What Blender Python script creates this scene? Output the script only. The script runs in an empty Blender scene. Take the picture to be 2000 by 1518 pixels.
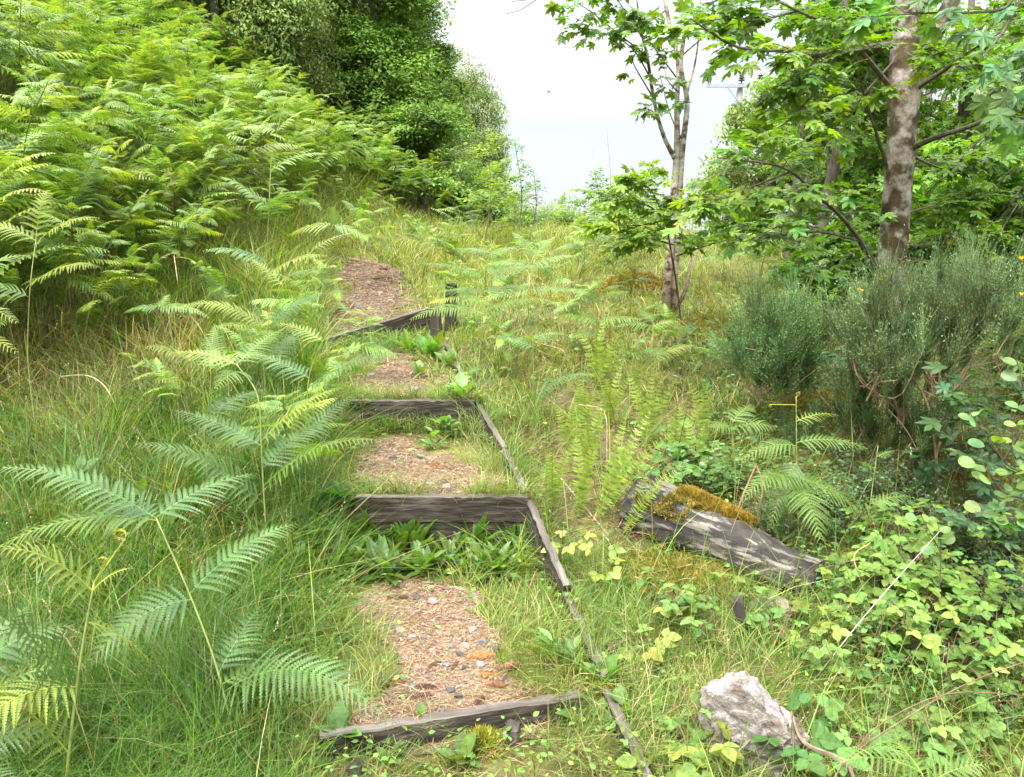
import bpy, math, random
import numpy as np
from mathutils import Vector, Matrix

rng = np.random.default_rng(11)
random.seed(5)
SC = bpy.context.scene
COL = SC.collection
UP = np.array([0., 0., 1.])
A_ = np.array

# ------------------------------------------------------------------ camera
CAM_Z = 2.0
FPX = 1570.0
PITCH = math.atan(309 / FPX)
CT, ST = math.cos(PITCH), math.sin(PITCH)

def P(px, py, d):
    """world point seen at photo pixel (px, py) at forward distance d"""
    xr = (px - 1000) / FPX
    yr = (759 - py) / FPX
    fy = CT + ST * yr
    z = -ST + CT * yr
    return np.array([xr * d / fy, d, CAM_Z + z * d / fy])

cam = bpy.data.cameras.new('camera')
cam.sensor_width = 36
cam.lens = FPX / 2000 * 36
cam.clip_start = 0.05
cam.clip_end = 2000
camo = bpy.data.objects.new('camera', cam)
COL.objects.link(camo)
camo.location = (0, 0, CAM_Z)
camo.rotation_euler = (math.pi / 2 - PITCH, 0, 0)
SC.camera = camo

# ------------------------------------------------------------------ object helpers
def tag(o, label=None, cat=None, group=None, kind=None):
    if label: o['label'] = label
    if cat: o['category'] = cat
    if group: o['group'] = group
    if kind: o['kind'] = kind
    return o

def thing(name, loc, label, cat, group=None):
    o = bpy.data.objects.new(name, None)
    o.empty_display_size = 0.1
    COL.objects.link(o)
    o.location = Vector([float(a) for a in loc])
    return tag(o, label, cat, group)

class Geo:
    def __init__(s):
        s.v, s.f, s.c, s.m, s.n = [], [], [], [], 0
    def add(s, V, F, col, mat=0):
        V = np.asarray(V, dtype=np.float32).reshape(-1, 3)
        if len(V) == 0: return s
        c = np.asarray(col, dtype=np.float32)
        if c.ndim == 1: c = np.broadcast_to(c, (len(V), 3))
        for f in (F if isinstance(F, (list, tuple)) else [F]):
            f = np.asarray(f, dtype=np.int64)
            if len(f) == 0: continue
            s.f.append(f + s.n)
            s.m.append(np.full(len(f), mat, np.int32))
        s.v.append(V); s.c.append(c); s.n += len(V)
        return s
    def merge(s, g, M=None, O=None):
        for_v = np.concatenate(g.v)
        if M is not None: for_v = for_v @ np.asarray(M).T
        if O is not None: for_v = for_v + np.asarray(O)
        base = s.n
        s.v.append(for_v.astype(np.float32)); s.c.append(np.concatenate(g.c))
        for f, m in zip(g.f, g.m):
            s.f.append(f + base); s.m.append(m)
        s.n += len(for_v)
        return s
    def mesh(s, name, mats, smooth=False):
        me = bpy.data.meshes.new(name)
        if s.n == 0: return me
        V = np.concatenate(s.v).astype(np.float32)
        C = np.concatenate(s.c).astype(np.float32)
        L = np.concatenate([f.ravel() for f in s.f]).astype(np.int32)
        sz = np.concatenate([np.full(len(f), f.shape[1]) for f in s.f])
        st = np.concatenate([[0], np.cumsum(sz)[:-1]]).astype(np.int32)
        me.vertices.add(len(V)); me.vertices.foreach_set('co', V.ravel())
        me.loops.add(len(L)); me.loops.foreach_set('vertex_index', L)
        me.polygons.add(len(st)); me.polygons.foreach_set('loop_start', st)
        for m in (mats if isinstance(mats, (list, tuple)) else [mats]): me.materials.append(m)
        me.polygons.foreach_set('material_index', np.concatenate(s.m))
        me.polygons.foreach_set('use_smooth', np.full(len(st), smooth, bool))
        me.update(calc_edges=True)
        at = me.attributes.new('Col', 'FLOAT_COLOR', 'POINT')
        at.data.foreach_set('color', np.concatenate([C, np.ones((len(C), 1), np.float32)], 1).ravel())
        return me
    def obj(s, name, mats, parent=None, smooth=False, loc=None):
        """one mesh object; geometry is in world space, origin moved to loc or to the parent's base"""
        if parent is not None:
            loc = np.zeros(3); q = parent
            while q is not None: loc = loc + A_(q.location); q = q.parent
        if loc is not None:
            s.v = [np.concatenate(s.v) - np.asarray(loc, np.float32)]
            s.c = [np.concatenate(s.c)]
        o = bpy.data.objects.new(name, s.mesh(name, mats, smooth))
        COL.objects.link(o)
        if parent is not None: o.parent = parent
        elif loc is not None: o.location = Vector([float(a) for a in loc])
        return o

def copy_tree(o, parent=None):
    c = o.copy(); COL.objects.link(c)
    if parent is not None: c.parent = parent
    for ch in list(o.children): copy_tree(ch, c)
    return c

# ------------------------------------------------------------------ noise
def _hash(ix, iy, s):
    h = (ix.astype(np.int64) * 374761393 + iy.astype(np.int64) * 668265263 + s * 1274126177) & 0xffffffff
    h = ((h ^ (h >> 13)) * 1274126177) & 0xffffffff
    return ((h ^ (h >> 16)) & 0xffff) / 65535.0

def vnoise(x, y, scale=1.0, seed=0, octv=2):
    x = np.asarray(x, float); y = np.asarray(y, float)
    out = 0; amp = 1; tot = 0
    for o in range(octv):
        u, v = x / scale * 2 ** o, y / scale * 2 ** o
        ix, iy = np.floor(u), np.floor(v)
        fx, fy = u - ix, v - iy
        fx = fx * fx * (3 - 2 * fx); fy = fy * fy * (3 - 2 * fy)
        a = _hash(ix, iy, seed + o); b = _hash(ix + 1, iy, seed + o)
        c = _hash(ix, iy + 1, seed + o); d = _hash(ix + 1, iy + 1, seed + o)
        out = out + amp * ((a * (1 - fx) + b * fx) * (1 - fy) + (c * (1 - fx) + d * fx) * fy)
        tot += amp; amp *= .5
    return out / tot

def vn3(V, sc, seed=0, octv=3):
    """3D value noise about zero"""
    V = np.asarray(V, float) / sc; out = 0; amp = 1; tot = 0
    for o in range(octv):
        q = V * 2 ** o; i = np.floor(q); f = q - i; f = f * f * (3 - 2 * f); r = 0
        for dx in (0, 1):
            for dy in (0, 1):
                for dz in (0, 1):
                    w_ = (f[:, 0] if dx else 1 - f[:, 0]) * (f[:, 1] if dy else 1 - f[:, 1]) * (f[:, 2] if dz else 1 - f[:, 2])
                    r = r + w_ * _hash(i[:, 0] + dx + 57 * (i[:, 2] + dz), i[:, 1] + dy - 131 * (i[:, 2] + dz), seed + o)
        out = out + amp * r; tot += amp; amp *= .5
    return out / tot - .5

def sstep(a, b, x):
    t = np.clip((np.asarray(x, float) - a) / (b - a), 0, 1)
    return t * t * (3 - 2 * t)

def nrm(v):
    v = np.asarray(v, float)
    return v / np.maximum(np.linalg.norm(v, axis=-1, keepdims=True), 1e-9)

# ------------------------------------------------------------------ terrain
TP = A_([
    # foreground
    (0, 0, .0), (-3, 0, .05), (3, 0, -.4), (0, 2.2, -.11), (-.3, 2.7, -.075), (.3, 2.75, -.075), (-1.2, 2.4, -.08), (-2.2, 2.4, 0), (1, 2.3, -.22), (2, 2.6, -.3),
    # beside the steps, right
    (.78, 2.9, -.19), (.72, 3.9, -.08), (.6, 4.8, .12), (.42, 5.6, .30), (.15, 6.4, .44), (-.15, 8, .74), (-.4, 9.6, .93),
    # beside the steps, left
    (-1.2, 3.1, .01), (-1.35, 4.0, .05), (-1.5, 4.7, .32), (-1.6, 5.5, .42), (-2.0, 6.4, .66), (-2.2, 7.4, .74), (-2.7, 8.6, 1.0), (-3.3, 11, 1.5), (-3.5, 13, 1.9),
    (-2.45, 5.5, .44), (-3.35, 5, .30), (-2.6, 3.4, .08), (-4.0, 3.4, .2), (-4.1, 6.4, .75),
    # bracken foot and hillside
    (-4.1, 7.5, 1.22), (-4.2, 9.5, 1.62), (-4.1, 12, 2.0), (-3.95, 15, 2.4), (-3.8, 17, 2.7), (-2.5, 21, 2.5), (-1.5, 25, 2.35),
    (-6.5, 11, 3.35), (-6.9, 18, 5.0), (-6.0, 8, 2.5), (-9, 10, 4.8), (-5.5, 6, 1.7), (-6, 3, .9), (-4, 24, 3.5), (-9, 24, 6),
    # path top and crest
    (-1.4, 9.2, .95), (-1.9, 11, 1.15), (-2.3, 13, 1.38), (-2.0, 16, 1.7), (-1.0, 19, 1.9), (0, 22, 2.05), (1, 28, 2.2),
    # right
    (1.9, 10, .92), (2.7, 10.5, 1.05), (1.82, 12.3, 1.2), (1.6, 17, 1.68), (.6, 12, 1.12), (.4, 8, .72), (1.2, 7, .5), (.9, 5.1, .2), (1.2, 5.6, .25), (1.75, 4.3, -.04), (1.0, 3.0, -.17), (2.0, 6.5, .38),
    (2.93, 5.5, .18), (2.9, 4.4, -.2), (3.8, 8, .8), (4.5, 6, .35), (6, 12, .9), (6, 4, -.2), (10, 10, .8), (4.5, 16, 1.5),
    # far
    (-15, 10, 8.0), (-15, 25, 9.5), (-12, 45, 9), (0, 45, 2.4), (12, 40, 1.8), (30, 40, 1.5), (30, 10, .4), (-40, 60, 12), (40, 100, 1.5), (0, 100, 1.5), (-40, 0, 9), (30, -10, -.6), (0, -12, -.5), (-15, -8, 2),
])

def _U(r2):
    return np.where(r2 > 1e-12, r2 * np.log(np.maximum(r2, 1e-12)), 0)

def _tps_fit(T, lam=.02):
    n = len(T); X = T[:, :2]
    K = _U(((X[:, None] - X[None]) ** 2).sum(-1)) + lam * np.eye(n)
    Q = np.concatenate([np.ones((n, 1)), X], 1)
    A = np.block([[K, Q], [Q.T, np.zeros((3, 3))]])
    return np.linalg.solve(A, np.concatenate([T[:, 2], np.zeros(3)]))
_W = _tps_fit(TP)

def tps(x, y):
    x = np.asarray(x, float); y = np.asarray(y, float)
    sh = np.broadcast(x, y).shape
    xf = np.broadcast_to(x, sh).ravel(); yf = np.broadcast_to(y, sh).ravel()
    out = np.empty(len(xf))
    for i in range(0, len(xf), 40000):
        a, b = xf[i:i + 40000], yf[i:i + 40000]
        r2 = (a[:, None] - TP[None, :, 0]) ** 2 + (b[:, None] - TP[None, :, 1]) ** 2
        out[i:i + 40000] = _U(r2) @ _W[:-3] + _W[-3] + _W[-2] * a + _W[-1] * b
    return out.reshape(sh)

YS = A_([2.0, 2.87, 3.2, 3.95, 4.72, 5.4, 6.3, 8.6, 9.7, 13, 15])
XL = A_([-.70, -.74, -.78, -.86, -.95, -1.08, -1.3, -1.97, -2.2, -2.9, -3.0])
YR = A_([2.0, 2.75, 3.2, 3.95, 4.8, 5.4, 6.3, 8, 9.6, 13, 15])
XR = A_([.66, .53, .446, .323, .12, 0, -.225, -.60, -.88, -1.72, -2.4])
def xl(y): return np.interp(y, YS, XL)
def xr(y): return np.interp(y, YR, XR)
def step1_y(x): return 2.86 + (x + .72) * (3.17 - 2.86) / 1.16
def step4_y(x): return 8.6 + (x + 1.97) * 1.08

def treads(x, y):
    z = np.full(np.broadcast(x, y).shape, -.078)
    z = np.where(y > step1_y(x) + .03, .005 + .012 * (y - 3), z)
    z = np.where(y > 4.74, .365 + .03 * (y - 4.74), z)
    z = np.where(y > 6.33, .625 + .045 * (y - 6.33), z)
    z = np.where(y > step4_y(x) + .04, .80 + .135 * (y - 8.6), z)
    return z

def G(x, y):
    x = np.asarray(x, float); y = np.asarray(y, float)
    t = tps(x, y)
    m = sstep(-.32, .0, x - xl(y)) * (1 - sstep(-.01, .05, x - xr(y))) * sstep(2.3, 2.7, y) * (1 - sstep(12, 14.5, y))
    bump = (vnoise(x, y, .9, 3, 2) - .5) * .16 * sstep(.0, .8, np.abs(x - (xl(y) + xr(y)) / 2) - .5) * (1 - .0 * x) + (vnoise(x, y, .16, 9, 2) - .5) * .022
    return t * (1 - m) + treads(x, y) * m + bump

def on(x, y, dz=0.0):
    return np.array([x, y, float(G(x, y)) + dz])

def gp(px, py, lo=1.8, hi=60):
    """ground point seen at a photo pixel"""
    d = np.geomspace(lo, hi, 500)
    pts = A_([P(px, py, t) for t in d])
    below = pts[:, 2] < G(pts[:, 0], pts[:, 1])
    if not below.any():
        i = np.argmin(pts[:, 2] - G(pts[:, 0], pts[:, 1]))
    else:
        i = int(np.argmax(below))
    return on(pts[i, 0], pts[i, 1])

# ------------------------------------------------------------------ shapes
def inst(TV, TF, M, O):
    TV = np.asarray(TV, float); O = np.asarray(O, float); n = len(TV); N = len(O)
    V = np.einsum('nij,kj->nki', M, TV) + O[:, None]
    off = (np.arange(N) * n)[:, None, None]
    F = [(np.asarray(f)[None] + off).reshape(-1, np.asarray(f).shape[1]) for f in (TF if isinstance(TF, list) else [TF])]
    return V.reshape(-1, 3), F

def frames(dirv, normal, size):
    """matrices whose y axis runs along dirv and z axis near normal"""
    y = nrm(dirv); x = nrm(np.cross(y, normal)); z = np.cross(x, y)
    return np.stack([x, y, z], -1) * np.asarray(size, float).reshape(-1, 1, 1)

def rep(c, k):
    return np.repeat(np.asarray(c), k, axis=0)

def curve(pts, n):
    """smooth curve through points (Catmull-Rom), n samples"""
    p = np.asarray(pts, float)
    if len(p) == 2: return p[0] + (p[1] - p[0]) * np.linspace(0, 1, n)[:, None]
    q = np.vstack([2 * p[0] - p[1], p, 2 * p[-1] - p[-2]])
    out = []
    for t in np.linspace(0, len(p) - 1 - 1e-6, n):
        i = int(t); u = t - i
        a, b, c, d = q[i:i + 4]
        out.append(.5 * (2 * b + (c - a) * u + (2 * a - 5 * b + 4 * c - d) * u * u + (3 * b - a - 3 * c + d) * u ** 3))
    return A_(out)

def tube(pts, rad, sides=6, rough=0.0, cap=True):
    pts = np.asarray(pts, float); n = len(pts)
    rad = np.broadcast_to(np.asarray(rad, float), (n,))
    t = nrm(np.gradient(pts, axis=0))
    ref = np.tile(A_([.31, .95, .05]), (n, 1)) if abs(t[:, 1]).mean() < .8 else np.tile(A_([.95, .1, .3]), (n, 1))
    u = nrm(np.cross(t, ref)); v = np.cross(t, u)
    a = np.linspace(0, 2 * np.pi, sides, endpoint=False)
    r = rad[:, None] * (1 + rough * (rng.random((n, sides)) - .5))
    V = pts[:, None] + r[..., None] * (np.cos(a)[None, :, None] * u[:, None] + np.sin(a)[None, :, None] * v[:, None])
    i = np.arange(n - 1)[:, None] * sides; j = np.arange(sides)[None]; k = (j + 1) % sides
    F = np.stack([i + j, i + k, i + sides + k, i + sides + j], -1).reshape(-1, 4)
    V = V.reshape(-1, 3)
    if cap:
        V = np.vstack([V, pts[-1:], pts[:1]])
        e = (n - 1) * sides; j = np.arange(sides); k = (j + 1) % sides
        T = np.vstack([np.stack([e + j, e + k, np.full(sides, n * sides)], -1), np.stack([k, j, np.full(sides, n * sides + 1)], -1)])
        return V, [F, T]
    return V, [F]

def blades(Pt, H, W, az, lean, bend, nseg=3):
    """grass blades: base points, height, width, azimuth of lean"""
    N = len(Pt); t = np.linspace(0, 1, nseg + 1)
    hd = np.stack([np.cos(az), np.sin(az), np.zeros(N)], -1)
    fa = az + np.pi / 2 + rng.normal(0, .7, N)
    sd = np.stack([np.cos(fa), np.sin(fa), np.zeros(N)], -1)
    hor = (lean[:, None] * t + bend[:, None] * t ** 2) * H[:, None]
    ver = t * (1 - .45 * np.clip(bend[:, None], 0, 1.4) * t) * H[:, None]
    c = Pt[:, None] + hd[:, None] * hor[..., None] + UP * ver[..., None]
    w = W[:, None] * np.interp(np.arange(nseg) / nseg, [0, .33, .67, 1], [.8, 1, .75, .3])[None]
    Lf = c[:, :-1] - sd[:, None] * w[..., None] / 2
    Rt = c[:, :-1] + sd[:, None] * w[..., None] / 2
    V = np.concatenate([np.stack([Lf, Rt], 2).reshape(N, -1, 3), c[:, -1:]], 1)
    k = 2 * nseg + 1
    off = (np.arange(N) * k)[:, None]
    F = []
    if nseg > 1:
        q = np.stack([A_([2 * i, 2 * i + 1, 2 * i + 3, 2 * i + 2]) for i in range(nseg - 1)])
        F.append((q[None] + off[..., None]).reshape(-1, 4))
    F.append((A_([[2 * nseg - 2, 2 * nseg - 1, 2 * nseg]])[None] + off[..., None]).reshape(-1, 3))
    return V.reshape(-1, 3), F, k

# leaf templates: y along the leaf, unit length, z up
LEAF_DIAMOND = (A_([(0, 0, 0), (.26, .45, .05), (0, 1, -.06), (-.26, .45, .05)]), [A_([[0, 1, 2, 3]])])
LEAF_FOLD = (A_([(0, 0, 0), (.27, .3, .06), (.25, .62, .04), (0, 1, -.1), (-.25, .62, .04), (-.27, .3, .06), (0, .5, -.0)]),
             [A_([[0, 1, 2, 6], [6, 2, 3, 4], [0, 6, 4, 5]])])
def _ovate():
    ys = [0, .08, .2, .32, .44, .56, .68, .8, .9, 1.0]
    ws = [0, .17, .30, .36, .37, .34, .28, .19, .10, 0]
    V = []; F = []
    for i, (y, w) in enumerate(zip(ys, ws)):
        tooth = 1.0 if i % 2 else .91
        z = -.10 * (y - .35) ** 2
        V += [(-w * tooth, y - (.02 if i % 2 else 0), z + .22 * w + (.018 if i % 2 else 0)), (0, y, z), (w * tooth, y - (.02 if i % 2 else 0), z + .22 * w + (.018 if i % 2 else 0))]
    for i in range(len(ys) - 1):
        F += [[3 * i, 3 * i + 1, 3 * i + 4, 3 * i + 3], [3 * i + 1, 3 * i + 2, 3 * i + 5, 3 * i + 4]]
    return A_(V), [A_(F)]
LEAF_OVATE = _ovate()
LEAF_ROUND = (A_([(x * (1 + .0), y, .10 * abs(x) - .05 * (y - .4) ** 2) for x, y in
              [(0, 0), (.2, .12), (.36, .34), (.40, .6), (.3, .85), (.1, .98), (0, .95), (-.1, .98), (-.3, .85), (-.40, .6), (-.36, .34), (-.2, .12), (0, .35), (0, .65)]]),
              [A_([[0, 1, 2, 12], [12, 2, 3, 13], [13, 3, 4, 5], [0, 12, 10, 11], [12, 13, 9, 10], [13, 7, 8, 9]]), A_([[13, 5, 6], [13, 6, 7]])])
def _palm(full=True):
    half = [(0, .66), (9, .5), (15, .47), (24, .31), (29, .29), (36, .40), (44, .5), (52, .63), (60, .5), (70, .43), (80, .30), (92, .36), (108, .48), (125, .36), (150, .30)] if full else \
           [(0, .66), (14, .47), (28, .29), (52, .62), (80, .31), (108, .48), (150, .3)]
    o = half + [(-a, r) for a, r in half[:0:-1]]
    o.insert(len(half), (180, .2))
    V = [(0, .34, .0)]
    for a, r in o:
        x, y = r * math.sin(math.radians(a)), .34 + r * math.cos(math.radians(a))
        V.append((x, y, -.26 * r * r + (.05 if r < .33 else 0)))
    n = len(o)
    return A_(V), [A_([[0, 1 + (i + 1) % n, 1 + i] for i in range(n)])]
LEAF_PALM = _palm(True)
LEAF_PALM_S = _palm(False)

def leaves(g, tmpl, pos, dirv, normal, size, col, mat=0):
    V, F = inst(tmpl[0], tmpl[1], frames(dirv, normal, size), pos)
    g.add(V, F, rep(col, len(tmpl[0])), mat)

def vary(base, N, amt=.25, hue=.12):
    b = np.asarray(base, float)
    k = np.exp(rng.normal(0, amt, (N, 1)))
    h = rng.normal(0, hue, (N, 1))
    c = b * k * np.concatenate([1 + h, np.ones((N, 1)), 1 - h * .6], 1)
    return np.clip(c, .004, .9)

def rand_dirs(N, zlo=-.3, zhi=.3):
    a = rng.random(N) * 2 * np.pi; z = rng.uniform(zlo, zhi, N)
    return nrm(np.stack([np.cos(a), np.sin(a), z], -1))

def up_normals(N, tilt=.5):
    return nrm(np.stack([rng.normal(0, tilt, N), rng.normal(0, tilt, N), np.ones(N)], -1))

# ------------------------------------------------------------------ materials
def new_mat(name):
    m = bpy.data.materials.new(name); m.use_nodes = True
    nt = m.node_tree; nt.nodes.clear()
    out = nt.nodes.new('ShaderNodeOutputMaterial')
    return m, nt, out

def N_(nt, kind, **kw):
    n = nt.nodes.new(kind)
    for k, v in kw.items():
        if k in n.inputs: n.inputs[k].default_value = v
        else: setattr(n, k, v)
    return n

def foliage_mat(name, trans=.4, rough=.5, spec=.35, tcol=(1.25, 1.15, .45), var=.25, vscale=30):
    m, nt, out = new_mat(name)
    L = nt.links.new
    at = N_(nt, 'ShaderNodeAttribute'); at.attribute_name = 'Col'
    tc = N_(nt, 'ShaderNodeTexCoord')
    nz = N_(nt, 'ShaderNodeTexNoise'); nz.inputs['Scale'].default_value = vscale; nz.inputs['Detail'].default_value = 1
    L(tc.outputs['Object'], nz.inputs['Vector'])
    mr = N_(nt, 'ShaderNodeMapRange'); mr.inputs['From Min'].default_value = .3; mr.inputs['From Max'].default_value = .7
    mr.inputs['To Min'].default_value = 1 - var; mr.inputs['To Max'].default_value = 1 + var
    L(nz.outputs['Fac'], mr.inputs['Value'])
    mul = N_(nt, 'ShaderNodeVectorMath', operation='SCALE')
    L(at.outputs['Color'], mul.inputs[0]); L(mr.outputs['Result'], mul.inputs['Scale'])
    pb = N_(nt, 'ShaderNodeBsdfPrincipled'); pb.inputs['Roughness'].default_value = rough
    pb.inputs['Specular IOR Level'].default_value = spec
    L(mul.outputs['Vector'], pb.inputs['Base Color'])
    tm = N_(nt, 'ShaderNodeVectorMath', operation='MULTIPLY'); tm.inputs[1].default_value = tcol
    L(mul.outputs['Vector'], tm.inputs[0])
    tr = N_(nt, 'ShaderNodeBsdfTranslucent'); L(tm.outputs['Vector'], tr.inputs['Color'])
    mx = N_(nt, 'ShaderNodeMixShader'); mx.inputs[0].default_value = trans
    L(pb.outputs[0], mx.inputs[1]); L(tr.outputs[0], mx.inputs[2]); L(mx.outputs[0], out.inputs[0])
    return m

def ramp_mat(name, stops, scale=8, detail=6, rough=.85, bump=.4, bscale=None, stretch=(1, 1, 1), coord='Object', spec=.2, dist=0.0, stops2=None, scale2=3, thr=(.45, .6), usecol=False, bdist=.02, rot=0.0, same2=False):
    """noise driven colour; optional second noise mixes in another ramp (moss, lichen, dirt)"""
    m, nt, out = new_mat(name); L = nt.links.new
    tc = N_(nt, 'ShaderNodeTexCoord')
    mp = N_(nt, 'ShaderNodeMapping'); mp.inputs['Scale'].default_value = stretch
    mr0 = N_(nt, 'ShaderNodeMapping'); mr0.inputs['Rotation'].default_value = (0, 0, -rot)
    L(tc.outputs[coord], mr0.inputs[0]); L(mr0.outputs[0], mp.inputs[0])
    nz = N_(nt, 'ShaderNodeTexNoise'); nz.inputs['Scale'].default_value = scale; nz.inputs['Detail'].default_value = detail
    nz.inputs['Roughness'].default_value = .65; nz.inputs['Distortion'].default_value = dist
    L(mp.outputs[0], nz.inputs['Vector'])
    def ramp(st):
        r = N_(nt, 'ShaderNodeValToRGB'); e = r.color_ramp.elements
        while len(e) < len(st): e.new(.5)
        for q, (p, c) in zip(e, st): q.position = p; q.color = (*c, 1)
        return r
    r = ramp(stops); L(nz.outputs['Fac'], r.inputs[0]); col = r.outputs[0]
    if stops2:
        n2 = N_(nt, 'ShaderNodeTexNoise'); n2.inputs['Scale'].default_value = scale2; n2.inputs['Detail'].default_value = 5
        n2.inputs['Roughness'].default_value = .6
        L(mp.outputs[0] if same2 else tc.outputs[coord], n2.inputs['Vector'])
        m2 = N_(nt, 'ShaderNodeMapRange'); m2.inputs['From Min'].default_value = thr[0]; m2.inputs['From Max'].default_value = thr[1]
        L(n2.outputs['Fac'], m2.inputs['Value'])
        r2 = ramp(stops2); L(nz.outputs['Fac'], r2.inputs[0])
        mx = N_(nt, 'ShaderNodeMix', data_type='RGBA')
        L(m2.outputs[0], mx.inputs[0]); L(col, mx.inputs[6]); L(r2.outputs[0], mx.inputs[7]); col = mx.outputs[2]
    if usecol:
        at = N_(nt, 'ShaderNodeAttribute'); at.attribute_name = 'Col'
        vm = N_(nt, 'ShaderNodeVectorMath', operation='MULTIPLY'); L(col, vm.inputs[0]); L(at.outputs['Color'], vm.inputs[1]); col = vm.outputs[0]
    pb = N_(nt, 'ShaderNodeBsdfPrincipled'); pb.inputs['Roughness'].default_value = rough; pb.inputs['Specular IOR Level'].default_value = spec
    L(col, pb.inputs['Base Color'])
    if bump:
        nb = N_(nt, 'ShaderNodeTexNoise'); nb.inputs['Scale'].default_value = bscale or scale * 2; nb.inputs['Detail'].default_value = 8
        nb.inputs['Roughness'].default_value = .7
        L(mp.outputs[0], nb.inputs['Vector'])
        b = N_(nt, 'ShaderNodeBump'); b.inputs['Strength'].default_value = bump; b.inputs['Distance'].default_value = bdist
        L(nb.outputs['Fac'], b.inputs['Height']); L(b.outputs[0], pb.inputs['Normal'])
    L(pb.outputs[0], out.inputs[0])
    return m

M = {}
M['grass'] = foliage_mat('grass_blades', .44, .5, .3, (1.18, 1.15, .42), .15, 6)
M['fern'] = foliage_mat('fern_green', .42, .42, .45, (1.15, 1.2, .42), .2, 14)
M['stalk'] = foliage_mat('green_stalk', .05, .5, .3, (1, 1, 1), .25, 20)
M['leaf'] = foliage_mat('broad_leaf', .45, .42, .45, (1.3, 1.35, .3), .22, 22)
M['bramble'] = foliage_mat('bramble_leaf', .38, .6, .18, (1.12, 1.2, .42), .22, 40)
M['crown'] = foliage_mat('far_leaves', .4, .55, .25, (1.25, 1.2, .45), .3, .9)
M['broom'] = foliage_mat('broom_twigs', .15, .7, .08, (1.1, 1.1, .6), .3, 8)
M['dry'] = foliage_mat('dry_straw', .15, .8, .1, (1, 1, .8), .3, 30)
M['soil'] = ramp_mat('ground_soil', [(.25, (.035, .03, .014)), (.5, (.085, .075, .028)), (.75, (.17, .13, .05))], 9, 8, .95, .6, 40, stops2=[(.3, (.05, .06, .013)), (.7, (.15, .15, .03))], scale2=2.2, thr=(.4, .6))
M['litter'] = ramp_mat('needle_litter_ground', [(.2, (.06, .04, .025)), (.45, (.175, .118, .072)), (.6, (.27, .19, .123)), (.85, (.36, .29, .22))], 55, 8, .95, .8, 120, stops2=[(.3, (.05, .033, .023)), (.5, (.12, .08, .058)), (.7, (.22, .16, .12))], scale2=3.2, thr=(.48, .66))
M['plank'] = ramp_mat('weathered_plank', [(.3, (.010, .008, .006)), (.5, (.046, .034, .026)), (.68, (.13, .105, .085))], 26, 10, .92, .8, 45, stretch=(.12, 1, 1), stops2=[(.3, (.05, .042, .034)), (.5, (.05, .055, .03)), (.7, (.12, .10, .085))], scale2=5, thr=(.55, .75))
M['plank_top'] = ramp_mat('weathered_plank_edge', [(.3, (.035, .028, .022)), (.5, (.11, .09, .073)), (.72, (.24, .21, .18))], 16, 8, .9, .5, 40, stretch=(.1, 1, 1))
M['post'] = ramp_mat('dark_post', [(.25, (.02, .016, .013)), (.55, (.06, .047, .038)), (.8, (.15, .12, .10))], 10, 8, .9, .5, 30, stretch=(1, 1, .15))
M['syc_bark'] = ramp_mat('sycamore_bark', [(.3, (.11, .09, .07)), (.5, (.25, .21, .175)), (.7, (.43, .385, .335))], 12, 8, .9, .5, 30, stops2=[(.35, (.03, .022, .013)), (.5, (.065, .045, .024)), (.7, (.10, .082, .026))], scale2=5.5, thr=(.42, .545))
M['branch_bark'] = ramp_mat('branch_bark', [(.3, (.045, .035, .025)), (.55, (.12, .095, .07)), (.8, (.24, .20, .16))], 14, 6, .9, .4, 40)
M['birch_bark'] = ramp_mat('pale_bark', [(.3, (.20, .17, .14)), (.5, (.38, .345, .30)), (.7, (.55, .52, .47))], 9, 6, .85, .3, 25, stretch=(1, 1, 2.5), stops2=[(.3, (.05, .035, .025)), (.7, (.15, .10, .07))], scale2=8, thr=(.51, .60), usecol=True)
M['far_bark'] = ramp_mat('far_bark', [(.3, (.06, .05, .04)), (.6, (.17, .14, .115)), (.8, (.28, .24, .2))], 6, 5, .9, .3, 12)
M['broom_wood'] = ramp_mat('broom_wood', [(.3, (.17, .11, .06)), (.7, (.38, .27, .16))], 20, 4, .85, .3, 40)
M['cane'] = ramp_mat('bramble_cane', [(.3, (.08, .05, .03)), (.7, (.20, .12, .07))], 14, 3, .7, 0)
M['rock'] = ramp_mat('white_rock', [(.3, (.22, .18, .16)), (.5, (.44, .375, .345)), (.68, (.60, .53, .495))], 13, 12, .85, 1.0, 26, stops2=[(.3, (.07, .06, .045)), (.7, (.26, .19, .13))], scale2=8, thr=(.50, .64), dist=.8, bdist=.06)
M['stone'] = ramp_mat('path_stone', [(.3, (.45, .45, .45)), (.7, (1, 1, 1))], 18, 6, .8, .4, 60, usecol=True)
M['greystone'] = ramp_mat('pale_stone', [(.3, (.12, .09, .07)), (.6, (.23, .185, .15)), (.8, (.33, .28, .24))], 9, 10, .9, .6, 25)
M['log'] = ramp_mat('rotting_log', [(.28, (.012, .010, .009)), (.45, (.03, .026, .022)), (.7, (.075, .062, .05))], 14, 8, .85, .6, 40, stretch=(.2, 1, 1), stops2=[(.3, (.085, .07, .056)), (.5, (.17, .145, .12)), (.75, (.28, .25, .21))], scale2=20, thr=(.525, .60), rot=-.72, same2=True)
M['log_end'] = ramp_mat('bare_log_wood', [(.3, (.05, .04, .03)), (.6, (.15, .12, .095)), (.8, (.28, .24, .20))], 16, 6, .9, .5, 40, stretch=(.2, 1, 1), rot=-.72)
M['moss'] = foliage_mat('golden_moss', .2, .9, .05, (1.1, 1, .5), .35, 14)
M['mossbase'] = ramp_mat('moss_base', [(.3, (.10, .08, .012)), (.6, (.24, .19, .03)), (.8, (.34, .27, .05))], 30, 6, .95, .8, 90)
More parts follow.
